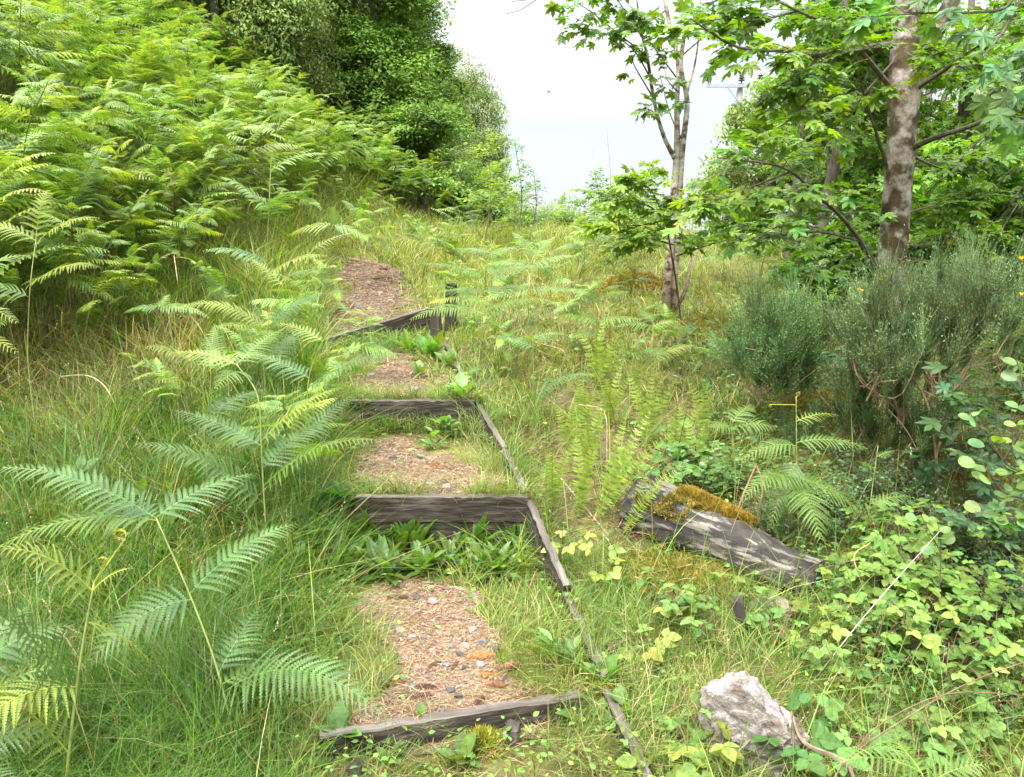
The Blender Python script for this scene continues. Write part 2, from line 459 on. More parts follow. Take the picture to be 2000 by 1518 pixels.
M['cone'] = ramp_mat('cone_scales', [(.3, (.6, .6, .6)), (.7, (1.1, 1.1, 1.1))], 60, 3, .8, .2, usecol=True)
M['metal'] = ramp_mat('galvanised_metal', [(.3, (.22, .23, .26)), (.7, (.34, .35, .38))], 10, 3, .5, .1, spec=.5)
M['pole'] = ramp_mat('pole_wood', [(.3, (.25, .24, .23)), (.7, (.42, .40, .38))], 5, 4, .9, .2)
M['ceramic'] = ramp_mat('insulator_ceramic', [(.3, (.05, .03, .03)), (.7, (.08, .05, .05))], 5, 2, .3, 0, spec=.6)
M['bird'] = ramp_mat('bird_plumage', [(.3, (.05, .05, .06)), (.7, (.12, .12, .13))], 20, 3, .8, 0)
M['petal'] = foliage_mat('yellow_petal', .3, .6, .2, (1, 1, 1), .1, 20)

# ------------------------------------------------------------------ light and sky
w = bpy.data.worlds.new('World'); SC.world = w; w.use_nodes = True
nt = w.node_tree; nt.nodes.clear(); L = nt.links.new
SKY_Z = 15.0
SUN_EL, SUN_AZ = math.radians(58), math.radians(205)      # azimuth clockwise from +Y
sky = nt.nodes.new('ShaderNodeTexSky'); sky.sky_type = 'NISHITA'; sky.sun_disc = False
sky.sun_elevation = SUN_EL; sky.sun_rotation = SUN_AZ
tc = nt.nodes.new('ShaderNodeTexCoord')
mp = nt.nodes.new('ShaderNodeMapping'); mp.inputs['Scale'].default_value = (1, 1, 2.6); L(tc.outputs['Generated'], mp.inputs[0])
cl = nt.nodes.new('ShaderNodeTexNoise'); cl.inputs['Scale'].default_value = 3.0; cl.inputs['Detail'].default_value = 7; cl.inputs['Roughness'].default_value = .55
cl.inputs['Distortion'].default_value = .4
L(mp.outputs[0], cl.inputs['Vector'])
mr = nt.nodes.new('ShaderNodeMapRange'); mr.inputs['From Min'].default_value = .28; mr.inputs['From Max'].default_value = .56
mr.inputs['To Min'].default_value = .86; mr.inputs['To Max'].default_value = 1.0; L(cl.outputs['Fac'], mr.inputs['Value'])
cc = nt.nodes.new('ShaderNodeValToRGB'); cc.color_ramp.elements[0].position = .3; cc.color_ramp.elements[1].position = .65
cc.color_ramp.elements[0].color = (.68, .79, .90, 1); cc.color_ramp.elements[1].color = (1, 1, 1, 1)
L(cl.outputs['Fac'], cc.inputs[0])
br = nt.nodes.new('ShaderNodeVectorMath'); br.operation = 'SCALE'; L(cc.outputs[0], br.inputs[0])
sx_ = nt.nodes.new('ShaderNodeSeparateXYZ'); L(tc.outputs['Generated'], sx_.inputs[0])      # overcast sky: about three times brighter overhead than at the horizon
zc = nt.nodes.new('ShaderNodeMath'); zc.operation = 'MAXIMUM'; zc.inputs[1].default_value = 0; L(sx_.outputs['Z'], zc.inputs[0])
zp = nt.nodes.new('ShaderNodeMath'); zp.operation = 'POWER'; zp.inputs[1].default_value = 2.4; L(zc.outputs[0], zp.inputs[0])
zr = nt.nodes.new('ShaderNodeMapRange'); zr.inputs['From Min'].default_value = 0; zr.inputs['From Max'].default_value = 1
zr.inputs['To Min'].default_value = SKY_Z * .083; zr.inputs['To Max'].default_value = SKY_Z; L(zp.outputs[0], zr.inputs['Value'])
L(zr.outputs[0], br.inputs['Scale'])
mx = nt.nodes.new('ShaderNodeMix'); mx.data_type = 'RGBA'
L(mr.outputs[0], mx.inputs[0]); L(sky.outputs[0], mx.inputs[6]); L(br.outputs[0], mx.inputs[7])
bg = nt.nodes.new('ShaderNodeBackground'); bg.inputs['Strength'].default_value = .12; L(mx.outputs[2], bg.inputs['Color'])
wo = nt.nodes.new('ShaderNodeOutputWorld'); L(bg.outputs[0], wo.inputs[0])
sl = bpy.data.lights.new('sun', 'SUN'); sl.energy = 1.25; sl.angle = math.radians(22); sl.color = (1, .98, .94)
so = bpy.data.objects.new('sun', sl); COL.objects.link(so)
sd = Vector((math.sin(SUN_AZ) * math.cos(SUN_EL), math.cos(SUN_AZ) * math.cos(SUN_EL), math.sin(SUN_EL)))
so.rotation_euler = (-sd).to_track_quat('-Z', 'Y').to_euler(); so.location = sd * 30
SC.view_settings.view_transform = 'Standard'; SC.view_settings.look = 'None'; SC.view_settings.gamma = 1
SC.view_settings.exposure = 2.69
cy = SC.cycles
cy.max_bounces = 7; cy.diffuse_bounces = 4; cy.glossy_bounces = 2; cy.transmission_bounces = 4; cy.transparent_max_bounces = 4
cy.use_denoising = True
cy.caustics_reflective = False; cy.caustics_refractive = False
# ================================================================== ground, path, steps
def axis(lo, hi, c0, c1, step, far):
    a = list(np.arange(c0, c1 + 1e-6, step))
    s = step; x = c0
    while x > lo: s *= 1.12; x -= min(s, far); a.insert(0, x)
    s = step; x = c1
    while x < hi: s *= 1.12; x += min(s, far); a.append(x)
    return A_(a)

gx = axis(-160, 160, -3.2, 2.6, .055, 9); gy = axis(-40, 260, 2.2, 10.5, .055, 9)
X, Y = np.meshgrid(gx, gy)
Z = G(X, Y)
nx, ny = len(gx), len(gy)
i = np.arange(ny - 1)[:, None] * nx; j = np.arange(nx - 1)[None]
F = np.stack([i + j, i + j + 1, i + nx + j + 1, i + nx + j], -1).reshape(-1, 4)
g = Geo().add(np.stack([X, Y, Z], -1), F, (1, 1, 1))
tag(g.obj('ground', M['soil'], smooth=True), kind='structure')

# path: gravel and needle litter on the treads, ragged edges
BY = A_([2.95, 3.1, 3.4, 3.75, 4.15, 4.3, 4.72, 4.80, 5.3, 5.7, 6.1, 6.3, 6.45, 7.2, 7.9, 8.3, 8.8, 10, 12, 13.3, 14])
BL = A_([-.66, -.62, -.53, -.74, -.88, -.7, -.6, -.85, -1.08, -1.13, -1.0, -.9, -1.2, -1.4, -1.3, -1.2, -1.95, -2.25, -2.62, -2.7, -2.3])
BR = A_([.12, .16, -.04, -.11, -.2, -.5, -.6, -.1, -.2, -.5, -.85, -.9, -.52, -.68, -1.0, -1.2, -1.5, -1.25, -1.6, -1.8, -2.3])
def bare(x, y):
    """1 where the trodden path is bare litter"""
    n = (vnoise(x, y, .3, 21, 3) - .5) * .52 + (vnoise(x, y, .07, 22, 1) - .5) * .12
    w_ = np.clip(y / 5, .8, 2)
    m = sstep(-.04, .10, (x - np.interp(y, BY, BL)) / w_ + n * .8) * sstep(-.04, .10, (np.interp(y, BY, BR) - x) / w_ + n * .8)
    start = sstep(2.90, 3.05, y - (x + .1) * .26)
    return m * start

px_ = np.arange(-3.3, .6, .03); py_ = np.arange(2.9, 14, .03)
X, Y = np.meshgrid(px_, py_)
Mk = bare(X, Y) > .45
Z = G(X, Y) + .007 + .004 * (vnoise(X, Y, .05, 31, 1) - .5)
nx, ny = len(px_), len(py_)
i = np.arange(ny - 1)[:, None] * nx; j = np.arange(nx - 1)[None]
F = np.stack([i + j, i + j + 1, i + nx + j + 1, i + nx + j], -1)
keep = Mk[:-1, :-1] | Mk[1:, 1:]
F = F[keep]
used, inv = np.unique(F, return_inverse=True)
V = np.stack([X, Y, Z], -1).reshape(-1, 3)[used]
tag(Geo().add(V, inv.reshape(-1, 4), (1, 1, 1)).obj('path', M['litter'], smooth=True), kind='structure')

def scatter_path(n, ylo=2.95, yhi=13.5, thr=.3, spill=0.0):
    y = np.exp(rng.uniform(math.log(ylo), math.log(yhi), n * 4)); x = xl(y) + (xr(y) - xl(y)) * rng.random(n * 4)
    b = bare(x, y)
    k = (b > thr) | (rng.random(len(b)) < spill)
    return x[k][:n], y[k][:n]

# needle litter: thousands of dry needles and shreds
x, y = scatter_path(30000, thr=.12, spill=.10)
N = len(x); sc = np.clip(y / 4, .8, 2.6)
Lh = rng.uniform(.012, .035, N) * sc; a = rng.random(N) * 6.28; wv = rng.uniform(.0010, .0022, N) * sc
z = G(x, y) + .010 + rng.random(N) * .008
dx, dy = np.cos(a), np.sin(a); tl = rng.normal(0, .12, N)
c = np.stack([x, y, z], -1); dv = np.stack([dx, dy, tl], -1) * Lh[:, None] / 2; wd = np.stack([-dy, dx, 0 * dx], -1) * wv[:, None]
V = np.stack([c - dv - wd, c - dv + wd, c + dv + wd, c + dv - wd], 1).reshape(-1, 3)
pal = A_([(.28, .165, .09), (.33, .22, .135), (.22, .115, .058), (.36, .275, .185), (.17, .09, .055)])
cc_ = pal[rng.integers(0, 5, N)] * rng.uniform(.75, 1.15, (N, 1))
tag(Geo().add(V, np.arange(4 * N).reshape(-1, 4), rep(cc_, 4)).obj('needle_litter', M['dry']), kind='stuff', label='rusty dry needles and shreds strewn over the step treads', cat='litter')

# gravel grit between the needles
def pebble_template(seed, sub=1):
    r = np.random.default_rng(seed)
    t = (1 + 5 ** .5) / 2
    V = [(-1, t, 0), (1, t, 0), (-1, -t, 0), (1, -t, 0), (0, -1, t), (0, 1, t), (0, -1, -t), (0, 1, -t), (t, 0, -1), (t, 0, 1), (-t, 0, -1), (-t, 0, 1)]
    F = [(0, 11, 5), (0, 5, 1), (0, 1, 7), (0, 7, 10), (0, 10, 11), (1, 5, 9), (5, 11, 4), (11, 10, 2), (10, 7, 6), (7, 1, 8), (3, 9, 4), (3, 4, 2), (3, 2, 6), (3, 6, 8), (3, 8, 9), (4, 9, 5), (2, 4, 11), (6, 2, 10), (8, 6, 7), (9, 8, 1)]
    V = [np.array(v) / np.linalg.norm(v) for v in V]
    for _ in range(sub):
        cache = {}; nf = []
        def mid(a, b):
            k = (min(a, b), max(a, b))
            if k not in cache:
                V.append(nrm(V[a] + V[b])); cache[k] = len(V) - 1
            return cache[k]
        for a, b, c in F:
            d, e, f = mid(a, b), mid(b, c), mid(c, a)
            nf += [(a, d, f), (b, e, d), (c, f, e), (d, e, f)]
        F = nf
    V = A_(V)
    pl = nrm(r.normal(size=(9, 3))); h = r.uniform(.5, .92, 9)      # planar cuts make it angular
    for p, q in zip(pl, h):
        dd = V @ p; over = np.maximum(dd - q, 0); V = V - over[:, None] * p * .92
    return V, A_(F)

x, y = scatter_path(2600, thr=.45)
N = len(x); s = rng.uniform(.003, .011, N) * np.clip(y / 5, .9, 2)
Vt, Ft = pebble_template(1, 0)
Q = frames(rand_dirs(N, -.2, .2), up_normals(N, .3), s); Q[:, :, 2] *= .6
V, Fm = inst(Vt, [Ft], Q, np.stack([x, y, G(x, y) + .010], -1))
gc = A_([(.19, .175, .165), (.27, .225, .20), (.31, .23, .20), (.12, .115, .12)])[rng.integers(0, 4, N)] * rng.uniform(.7, 1.2, (N, 1))
tag(Geo().add(V, Fm, rep(gc, len(Vt))).obj('gravel', M['stone']), kind='stuff', label='small grey and pink grit among the needles on the path', cat='gravel')

# individual stones on the treads
stones = [(845, 1185, 24, 'p', 'pinkish grey stone at the upper middle of the lowest tread'), (815, 1175, 18, 'd', 'dark stone beside the pinkish grey one on the lowest tread'), (771, 1138, 15, 'g', 'small grey stone below the leafy herbs on the lowest tread'),
    (905, 1268, 24, 'p', 'pink stone behind the long orange cone'), (880, 1268, 17, 'g', 'grey stone touching the pink stone on its left side'), (942, 1262, 22, 'g', 'flat pale grey stone behind the cones, near the grass'), (967, 1276, 21, 'd', 'dark blue grey stone at the grass edge of the lowest tread'),
    (898, 1282, 17, 'd', 'dark grey flat stone in front of the pink stone'), (846, 1280, 17, 'p', 'rosy stone in the middle of the lowest tread'), (871, 1305, 22, 'b', 'bluish pale flat stone between two dark cones'), (909, 1312, 16, 'd', 'dark round stone right of the bluish flat stone'), (934, 1306, 24, 'w', 'whitish flat stone under the long orange cone'),
    (780, 1238, 22, 'w', 'white flat stone half in the grass left of the lowest tread'), (806, 1252, 18, 'w', 'pale pinkish stone left of the rosy stone'), (826, 1250, 19, 'p', 'pinkish flat stone near the tread centre'), (925, 1238, 20, 'p', 'buff stone lying alone above the pale flat stone'),
    (806, 1346, 14, 'g', 'small grey stone touching the front dark cones'), (880, 1358, 19, 'd', 'dark grey flat stone in the fine grit'), (895, 1368, 16, 'd', 'long dark sliver of stone in front of the grit'), (862, 1392, 12, 'b', 'tiny blue grey stone close to the front board'),
    (780, 1322, 15, 'd', 'dark stone at the left edge behind the front cones'), (928, 1168, 13, 'b', 'bluish stone at the upper right of the lowest tread'), (768, 900, 15, 'd', 'dark upright stone on the second tread'), (740, 885, 14, 'b', 'grey flat stone at the left of the second tread'), (821, 896, 15, 'd', 'dark flat stone right of the upright stone on the second tread'),
    (840, 952, 20, 'w', 'pale flat stone just behind the second riser board'), (872, 957, 16, 'w', 'buff sliver of stone behind the second riser board'), (724, 738, 16, 'w', 'whitish stone on the third tread at its left'), (812, 765, 14, 'w', 'pale stone near the front of the third tread'), (745, 752, 13, 'p', 'pink stone on the third tread'),
    (677, 653, 20, 'w', 'white stone behind the slanting top board'), (700, 600, 12, 'g', 'grey stone on the top tread'), (742, 575, 12, 'p', 'pink stone far up on the top tread')]
pal = {'p': (.26, .19, .165), 'd': (.082, .077, .074), 'g': (.19, .178, .17), 'b': (.165, .162, .158), 'w': (.28, .25, .22)}
for k, (px, py, wpx, c, lab) in enumerate(stones):
    p = gp(px, py); s = wpx / FPX * p[1] / .93 / 2 * 1.15
    Vt, Ft = pebble_template(40 + k, 2)
    a = random.uniform(-.5, .5); R = A_([[math.cos(a), -math.sin(a), 0], [math.sin(a), math.cos(a), 0], [0, 0, 1]])
    Vq = (Vt * A_([s, s * random.uniform(.6, .9), s * random.uniform(.45, .75)])) @ R.T + p + A_([0, 0, .010 + s * .05])
    o = Geo().add(Vq, [Ft], A_(pal[c]) * random.uniform(.85, 1.15)).obj('stone', M['stone'], loc=p)
    tag(o, lab, 'stone', 'stones lying on the step treads')

# spruce cones
def make_cone(length, rad, ang, open_, base, colr):
    g = Geo(); n = 17
    ts = np.linspace(0, 1, 20)
    rr = rad * .55 * np.sqrt(np.clip(np.sin(np.pi * (ts * .93 + .05)), 0, 1))
    Vc, Fc = tube(np.stack([0 * ts, (ts - .5) * length, 0 * ts], -1), rr, 8)
    g.add(Vc, Fc, A_(colr) * .45)
    pos, dr, nm, sz = [], [], [], []
    for q in range(n * 9):
        t = (q + .5) / (n * 9); a = q * 2.399963
        r = rad * .5 * math.sqrt(max(0, math.sin(math.pi * (t * .93 + .05))))
        rad_d = A_([math.cos(a), 0, math.sin(a)])
        pos.append(A_([0, (t - .5) * length, 0]) + rad_d * r)
        dr.append(rad_d * open_ + A_([0, 1 - open_ * .4, 0])); nm.append(rad_d); sz.append(rad * 1.05 * (.6 + .4 * math.sin(math.pi * t)))
    T = (A_([(-.2, 0, 0), (.2, 0, 0), (.42, .55, .06), (.22, .95, .12), (-.22, .95, .12), (-.42, .55, .06)]), [A_([[0, 1, 2, 5], [5, 2, 3, 4]])])
    leaves(g, T, A_(pos), A_(dr), A_(nm), A_(sz), np.repeat(A_(colr)[None], len(pos), 0) * rng.uniform(.65, 1.25, (len(pos), 1)))
    ca, sa = math.cos(ang), math.sin(ang)
    R = A_([[ca, -sa, 0], [sa, ca, 0], [0, 0, 1]])
    g.v = [np.concatenate(g.v) @ R.T + base + A_([0, 0, rad * .75])]; g.c = [np.concatenate(g.c)]
    return g
dk, og, tn = (.10, .045, .03), (.42, .19, .07), (.30, .15, .08)
cones = [(936, 1293, 46, .1, og, .5, 'long orange open cone behind the whitish flat stone'), (846, 1307, 30, .9, dk, .35, 'dark brown cone left of the bluish flat stone'), (888, 1306, 26, 1.25, dk, .35, 'small dark cone between the bluish and the dark round stone'),
    (832, 1352, 36, -.15, dk, .3, 'dark cone at the left, behind the frontmost two'), (817, 1370, 40, .2, (.13, .06, .045), .3, 'dark reddish cone at the left front of the tread'), (934, 1380, 34, 1.0, dk, .45, 'dark upturned cone close to the front board'), (992, 1312, 40, .45, (.24, .12, .07), .55, 'brown cone at the grass edge right of the tread'),
    (955, 1326, 34, -.1, og, .6, 'pale orange cone right of the grit'), (965, 1342, 36, -.05, tn, .55, 'orange cone in front of the pale orange one'), (773, 1336, 28, -.5, tn, .3, 'tan cone in the litter at the left edge'), (775, 1172, 34, .0, (.12, .06, .04), .2, 'dark slim cone lying on the upper left of the lowest tread'),
    (846, 913, 20, -.3, og, .4, 'orange cone on the second tread'), (745, 1345, 26, .3, dk, .3, 'dark cone half under the fern at the left edge'), (800, 1300, 22, .6, tn, .3, 'weathered cone beside the left grass'), (735, 548, 14, .2, dk, .3, 'dark cone at the far end of the top tread'), (748, 530, 14, -.2, dk, .3, 'cone at the upper end of the path')]
for px, py, wpx, a, c, op, lab in cones:
    p = gp(px, py); ln = wpx / FPX * p[1] / .92 * 1.15
    tag(make_cone(ln, ln * .17, a - math.pi / 2, op, p, c).obj('spruce_cone', M['cone'], loc=p), lab, 'cone', 'spruce cones on the path')

# planks
def plank(a, b, h, th, rise=0.0, segs=24, wob=.0022, seed=0, chip=.0):
    """plank standing on edge from a to b (top edge points); thickness goes away from the viewer"""
    a, b = A_(a, dtype=float), A_(b, dtype=float); r = np.random.default_rng(seed)
    d = nrm(b - a); back = nrm(np.cross(UP, d))
    g = Geo(); V = []
    for s in np.linspace(0, 1, segs + 1):
        p = a + (b - a) * s
        e = r.normal(0, wob, 4)
        ch = chip * max(0, r.normal(0, 1)) if 0 < s < 1 else chip
        bev = th * .12
        ring = [(0, -h), (0, -bev - ch), (bev, -ch * .6), (th - bev, 0), (th, -bev), (th, -h)]
        V += [p + back * (q + e[0]) + UP * (zz + e[1]) for q, zz in ring]
    V = A_(V); n = 6
    i = np.arange(segs)[:, None] * n; top = []; side = []
    for jj in range(n):
        k = (jj + 1) % n
        f = np.stack([i + jj, i + n + jj, i + n + k, i + k], -1).reshape(-1, 4)
        (top if jj in (1, 2, 3) else side).append(f)
    ends = A_([[5, 4, 3, 2], [5, 2, 1, 0]])
    e2 = segs * n
    side += [ends, (ends[:, ::-1] + e2)]
    g.add(V, [np.vstack(side)], (1, 1, 1), 0)
    g2 = g
    base = 0
    g2.f += [np.vstack(top)]; g2.m += [np.full(len(g2.f[-1]), 1, np.int32)]
    return g2

def plank_thing(name, lab, grp, a, b, h, th, seed, chip=.002, lower=None):
    ctr = (A_(a) + A_(b)) / 2; base = A_([ctr[0], ctr[1], ctr[2] - h])
    ang = math.atan2(b[1] - a[1], b[0] - a[0]); tilt = math.atan2(b[2] - a[2], math.hypot(b[0] - a[0], b[1] - a[1]))
    ln = float(np.linalg.norm(A_(b) - A_(a)))
    g = plank((-ln / 2, 0, 0), (ln / 2, 0, 0), h, th, seed=seed, chip=chip)
    o = bpy.data.objects.new(name, g.mesh(name, [M['plank'], M['plank_top']]))
    COL.objects.link(o); o.location = Vector(ctr.tolist()); o.rotation_euler = (0, -tilt, ang)
    return tag(o, lab, 'plank' if 'rail' not in name else 'edging board', grp)

SB = 'step boards across the path'
plank_thing('step_board', 'front step board with pale worn edge above the mossy foreground', SB, (-.76, 2.85, .035), (.30, 3.13, .04), .15, .05, 1, .006)
plank_thing('step_board', 'upper plank of the second step, above the lush leafy herbs', SB, (-.96, 4.70, .40), (.10, 4.72, .395), .165, .05, 2)
plank_thing('step_board', 'lower plank of the second step, half hidden by leafy herbs', SB, (-.96, 4.715, .228), (.11, 4.735, .225), .18, .05, 3)
plank_thing('step_board', 'third step board with grass tuft hanging over its left half', SB, (-1.30, 6.30, .665), (-.30, 6.30, .665), .19, .06, 4)
plank_thing('step_board', 'lower plank hidden in shade under the third step board', SB, (-1.20, 6.325, .468), (-.32, 6.325, .468), .09, .05, 14)
plank_thing('step_board', 'slanting dark top step board ending at the wooden post', SB, (-2.0, 8.55, .86), (-.97, 9.55, 1.10), .34, .06, 5)
RB = 'edging boards along the right side of the steps'
def rail(pts, h, seed, lab):
    plank_thing('edging_rail', lab, RB, pts[0], pts[1], h, .045, seed, .0025)
rail([(.56, 2.55, -.03), (.435, 3.22, .035)], .2, 6, 'lowest edging board, at the bottom edge beside yellow bramble leaves')
rail([(.445, 3.24, .06), (.31, 4.0, .11)], .22, 7, 'edging board beside the lowest tread, pale and splintered')
rail([(.315, 4.02, .14), (.115, 4.80, .385)], .26, 8, 'thick edging board rising to the end of the second step board')
rail([(.11, 4.82, .40), (-.03, 5.55, .47)], .2, 9, 'edging board beside the second tread, partly grown over')
rail([(-.03, 5.57, .48), (-.26, 6.38, .64)], .2, 10, 'edging board leading up to the third step, hidden by grass')
rail([(-.42, 7.2, .70), (-.66, 8.3, .84)], .18, 11, 'short grey edging board stub below the wooden post')

def post(name, lab, cat, base, h, r, seed, lean=(0, 0), sides=4, grp=None, top=.9):
    rr = np.random.default_rng(seed); g = Geo()
    a = np.arange(8) / 8 * 2 * np.pi + .39
    sq = np.stack([np.sign(np.cos(a)) * np.maximum(abs(np.cos(a)), .55), np.sign(np.sin(a)) * np.maximum(abs(np.sin(a)), .55)], -1) if sides == 4 else np.stack([np.cos(a), np.sin(a)], -1)
    V = []
    ts = [0, .2, .4, .6, .8, .95, 1.0]
    for t in ts:
        k = r * (1 if t < .95 else top) * (1 + rr.normal(0, .02))
        for q in sq: V.append(A_([q[0] * k + lean[0] * t * h + rr.normal(0, .003), q[1] * k + lean[1] * t * h, -.15 + t * (h + .15) + (rr.normal(0, .012) if t == 1 else 0)]))
    V = A_(V); n = 8; i = np.arange(len(ts) - 1)[:, None] * n; j = np.arange(n)[None]; k = (j + 1) % n
    V = np.vstack([V, [V[-8:].mean(0) + A_([0, 0, .012])]])
    F = np.stack([i + j, i + k, i + n + k, i + n + j], -1).reshape(-1, 4)
    e = (len(ts) - 1) * n; T = np.stack([e + np.arange(n), e + (np.arange(n) + 1) % n, np.full(n, len(V) - 1)], -1)
    return tag(Geo().add(V + A_(base), [F, T], (1, 1, 1)).obj(name, M['post'], loc=base), lab, cat, grp)
b = P(882, 668, 9.15)
post('wooden_post', 'dark weathered square post at the right end of the slanting top board', 'post', on(b[0], b[1]), .50, .075, 3, (.01, 0))
post('wooden_post', 'lower dark block leaning against the post on its left', 'post', on(b[0] - .16, b[1] - .02), .38, .07, 5, (-.05, 0))
p = P(1003, 1445, 2.93); post('wooden_peg', 'stubby dark peg holding the front step board', 'peg', on(p[0], p[1] + .03), .085, .036, 4, (0, -.03), sides=8)
p = P(690, 1450, 2.75); post('wooden_peg', 'dark peg end at the left end of the front board', 'peg', on(p[0], p[1] + .0), .06, .03, 7, (0, -.05))
p = P(1172, 1255, 3.5); post('wooden_peg', 'low peg standing just outside the pale edging board', 'peg', on(p[0] + .04, p[1]), .16, .03, 8, (.1, 0))
p = P(1048, 420, 27); o = post('fence_post', 'small grey post far off on the crest against the sky', 'post', on(p[0], p[1]), .62, .085, 9, sides=8); o.data.materials[0] = M['pole']

# ------------------------------------------------------------------ log, rocks, moss mounds
def noise3(V, sc, seed):
    return vn3(V, sc, seed, 3)
pL, pR = gp(1235, 1040), gp(1612, 1175)
pL = on(P(1235, 1030, 4.95)[0], 4.95); pR = on(P(1590, 1158, 4.28)[0], 4.28)
lc = (pL + pR) / 2
log = thing('log', lc, 'charred and peeling fallen log with golden moss on its upper side', 'log')
ax = nrm(pR - pL); sidev = nrm(np.cross(ax, UP)); upv = np.cross(sidev, ax)
def logshape(a, b, r0, r1, seed, n=56, sides=40, flat=.9):
    ts = np.linspace(0, 1, n); V = []
    th = np.arange(sides) / sides * 2 * np.pi
    for t in ts:
        c = a + (b - a) * t; r = r0 + (r1 - r0) * t
        V.append(c + r * (np.cos(th)[:, None] * sidev * 1.05 + np.sin(th)[:, None] * upv * flat))
    V = A_(V); C = np.repeat((a + (b - a) * ts[:, None])[:, None], sides, 1).reshape(-1, 3)
    V = V.reshape(-1, 3); d = nrm(V - C)
    k = noise3(V * 1.0 + seed, .22, seed) * .07 + (vnoise(np.tile(th, n) * 2.2, np.repeat(ts, sides) * 1.6, .35, seed + 5, 3) - .5) * .045
    k = k + (vnoise(np.tile(th, n) * 5, np.repeat(ts, sides) * 1.2, .35, seed + 9, 2) - .5) * .05
    V = V + d * k[:, None]
    i = np.arange(n - 1)[:, None] * sides; j = np.arange(sides)[None]; kk = (j + 1) % sides
    F = np.stack([i + j, i + kk, i + sides + kk, i + sides + j], -1).reshape(-1, 4)
    V = np.vstack([V, [a], [b]]); j = np.arange(sides); kk = (j + 1) % sides; e = (n - 1) * sides
    T = np.vstack([np.stack([kk, j, np.full(sides, len(V) - 2)], -1), np.stack([e + j, e + kk, np.full(sides, len(V) - 1)], -1)])
    return V, [F, T]
a0 = pL + UP * .115; b0 = pR + UP * .06
V, F = logshape(a0, b0, .16, .13, 3, flat=1.0)
Geo().add(V, F, (1, 1, 1)).obj('trunk', M['log'], log, smooth=True)
back = A_([.05, .17, .09])
V, F = logshape(a0 + back + ax * .05, b0 + back * .8 - ax * .28, .085, .07, 8, flat=.8)
Geo().add(V, F, (1, 1, 1)).obj('split_wood', M['log_end'], log, smooth=True)
# moss sheet over the split half
def moss_fuzz(g, Pt, Nn, n, h, col, wd=.004):
    k = rng.integers(0, len(Pt), n)
    p = Pt[k] + rng.normal(0, .006, (n, 3))
    d = nrm(Nn[k] + rng.normal(0, .55, (n, 3))); s = rng.uniform(.5, 1.3, n) * h
    sd_ = nrm(np.cross(d, rng.normal(size=(n, 3))))
    Vv = np.stack([p - sd_ * wd, p + sd_ * wd, p + d * s[:, None]], 1).reshape(-1, 3)
    g.add(Vv, np.arange(3 * n).reshape(-1, 3), rep(vary(col, n, .3, .12), 3))
def mound(ctr, rx, ry, h, seed, n=26, ang=0.0, k=.35):
    u = np.linspace(0, 1, n); th = np.linspace(0, 2 * np.pi, n * 2, endpoint=False)
    U, T = np.meshgrid(u, th, indexing='ij')
    rr = U * (1 + k * (vnoise(np.cos(T) * 1.5, np.sin(T) * 1.5, 1, seed, 2) - .5))
    xx = rr * np.cos(T) * rx; yy = rr * np.sin(T) * ry
    x_ = xx * math.cos(ang) - yy * math.sin(ang) + ctr[0]; y_ = xx * math.sin(ang) + yy * math.cos(ang) + ctr[1]
    zz = G(x_, y_) * 1.0 + h * np.sqrt(np.clip(1 - U ** 2, 0, 1)) * (1 + .5 * (vnoise(x_, y_, .12, seed + 2, 3) - .5)) - .02
    V = np.stack([x_, y_, zz], -1).reshape(-1, 3); m = 2 * n
    i = np.arange(n - 1)[:, None] * m; j = np.arange(m)[None]; kk = (j + 1) % m
    F = np.stack([i + j, i + m + j, i + m + kk, i + kk], -1).reshape(-1, 4)
    return V, [F]
GOLD = (.255, .18, .03)
g = Geo(); Pm = []; Nm = []
for q in range(9000):
    t = random.random(); th = random.uniform(.15, 2.6)
    c = a0 + back + ax * .05 + (b0 - a0 - ax * .33 + back * -.2) * (.30 + t * .58)
    if vnoise(t * 3, th, .5, 77, 2) < .38 + .2 * abs(th - 1.2) * .4: continue
    d = nrm(math.cos(th) * -sidev * -1.05 + math.sin(th) * upv); Pm.append(c + d * .100); Nm.append(d)
Pm, Nm = A_(Pm), A_(Nm)
moss_fuzz(g, Pm, Nm, 22000, .034, GOLD, .0035)
for q in range(800):
    pass
g.obj('moss', M['moss'], log)
g = Geo(); Pm = []; Nm = []
for q in range(2500):
    t = random.random() ** 1.5 * .32; th = random.uniform(.5, 2.4)
    c = a0 + (b0 - a0) * (.02 + t); d = nrm(math.cos(th) * sidev + math.sin(th) * upv)
    if vnoise(t * 9, th, .6, 78, 2) < .48: continue
    Pm.append(c + d * .160); Nm.append(d)
moss_fuzz(g, A_(Pm), A_(Nm), 3500, .022, (.19, .15, .03), .0035)
g.obj('moss', M['moss'], log)

def moss_thing(px, py, rx, ry, h, seed, lab, n, col=GOLD, fh=.025, d=None):
    p = gp(px, py) if d is None else on(P(px, py, d)[0], d)
    t = thing('moss_mound', p, lab, 'moss', 'golden moss cushions')
    V, F = mound(p, rx, ry, h, seed)
    Geo().add(V, F, (1, 1, 1)).obj('cushion', M['mossbase'], t, smooth=True)
    g = Geo(); nn = nrm((V - p) * A_([1, 1, 1.5]) + A_([0, 0, .25 * rx]))
    moss_fuzz(g, V, nn, n, fh, col, .0035 * max(1, p[1] / 5))
    g.obj('moss', M['moss'], t)
moss_thing(1240, 568, .50, .40, .28, 1, 'golden mossy mound at the foot of the pale forked tree', 9000, (.25, .195, .04), .05, d=11.8)
moss_thing(1330, 1130, .42, .22, .06, 2, 'golden moss carpet in front of the charred log', 9000, (.21, .18, .035), .03)
moss_thing(1395, 1165, .22, .13, .04, 7, 'smaller moss patch beside the tan stone under the log', 4000, (.21, .18, .035), .03)
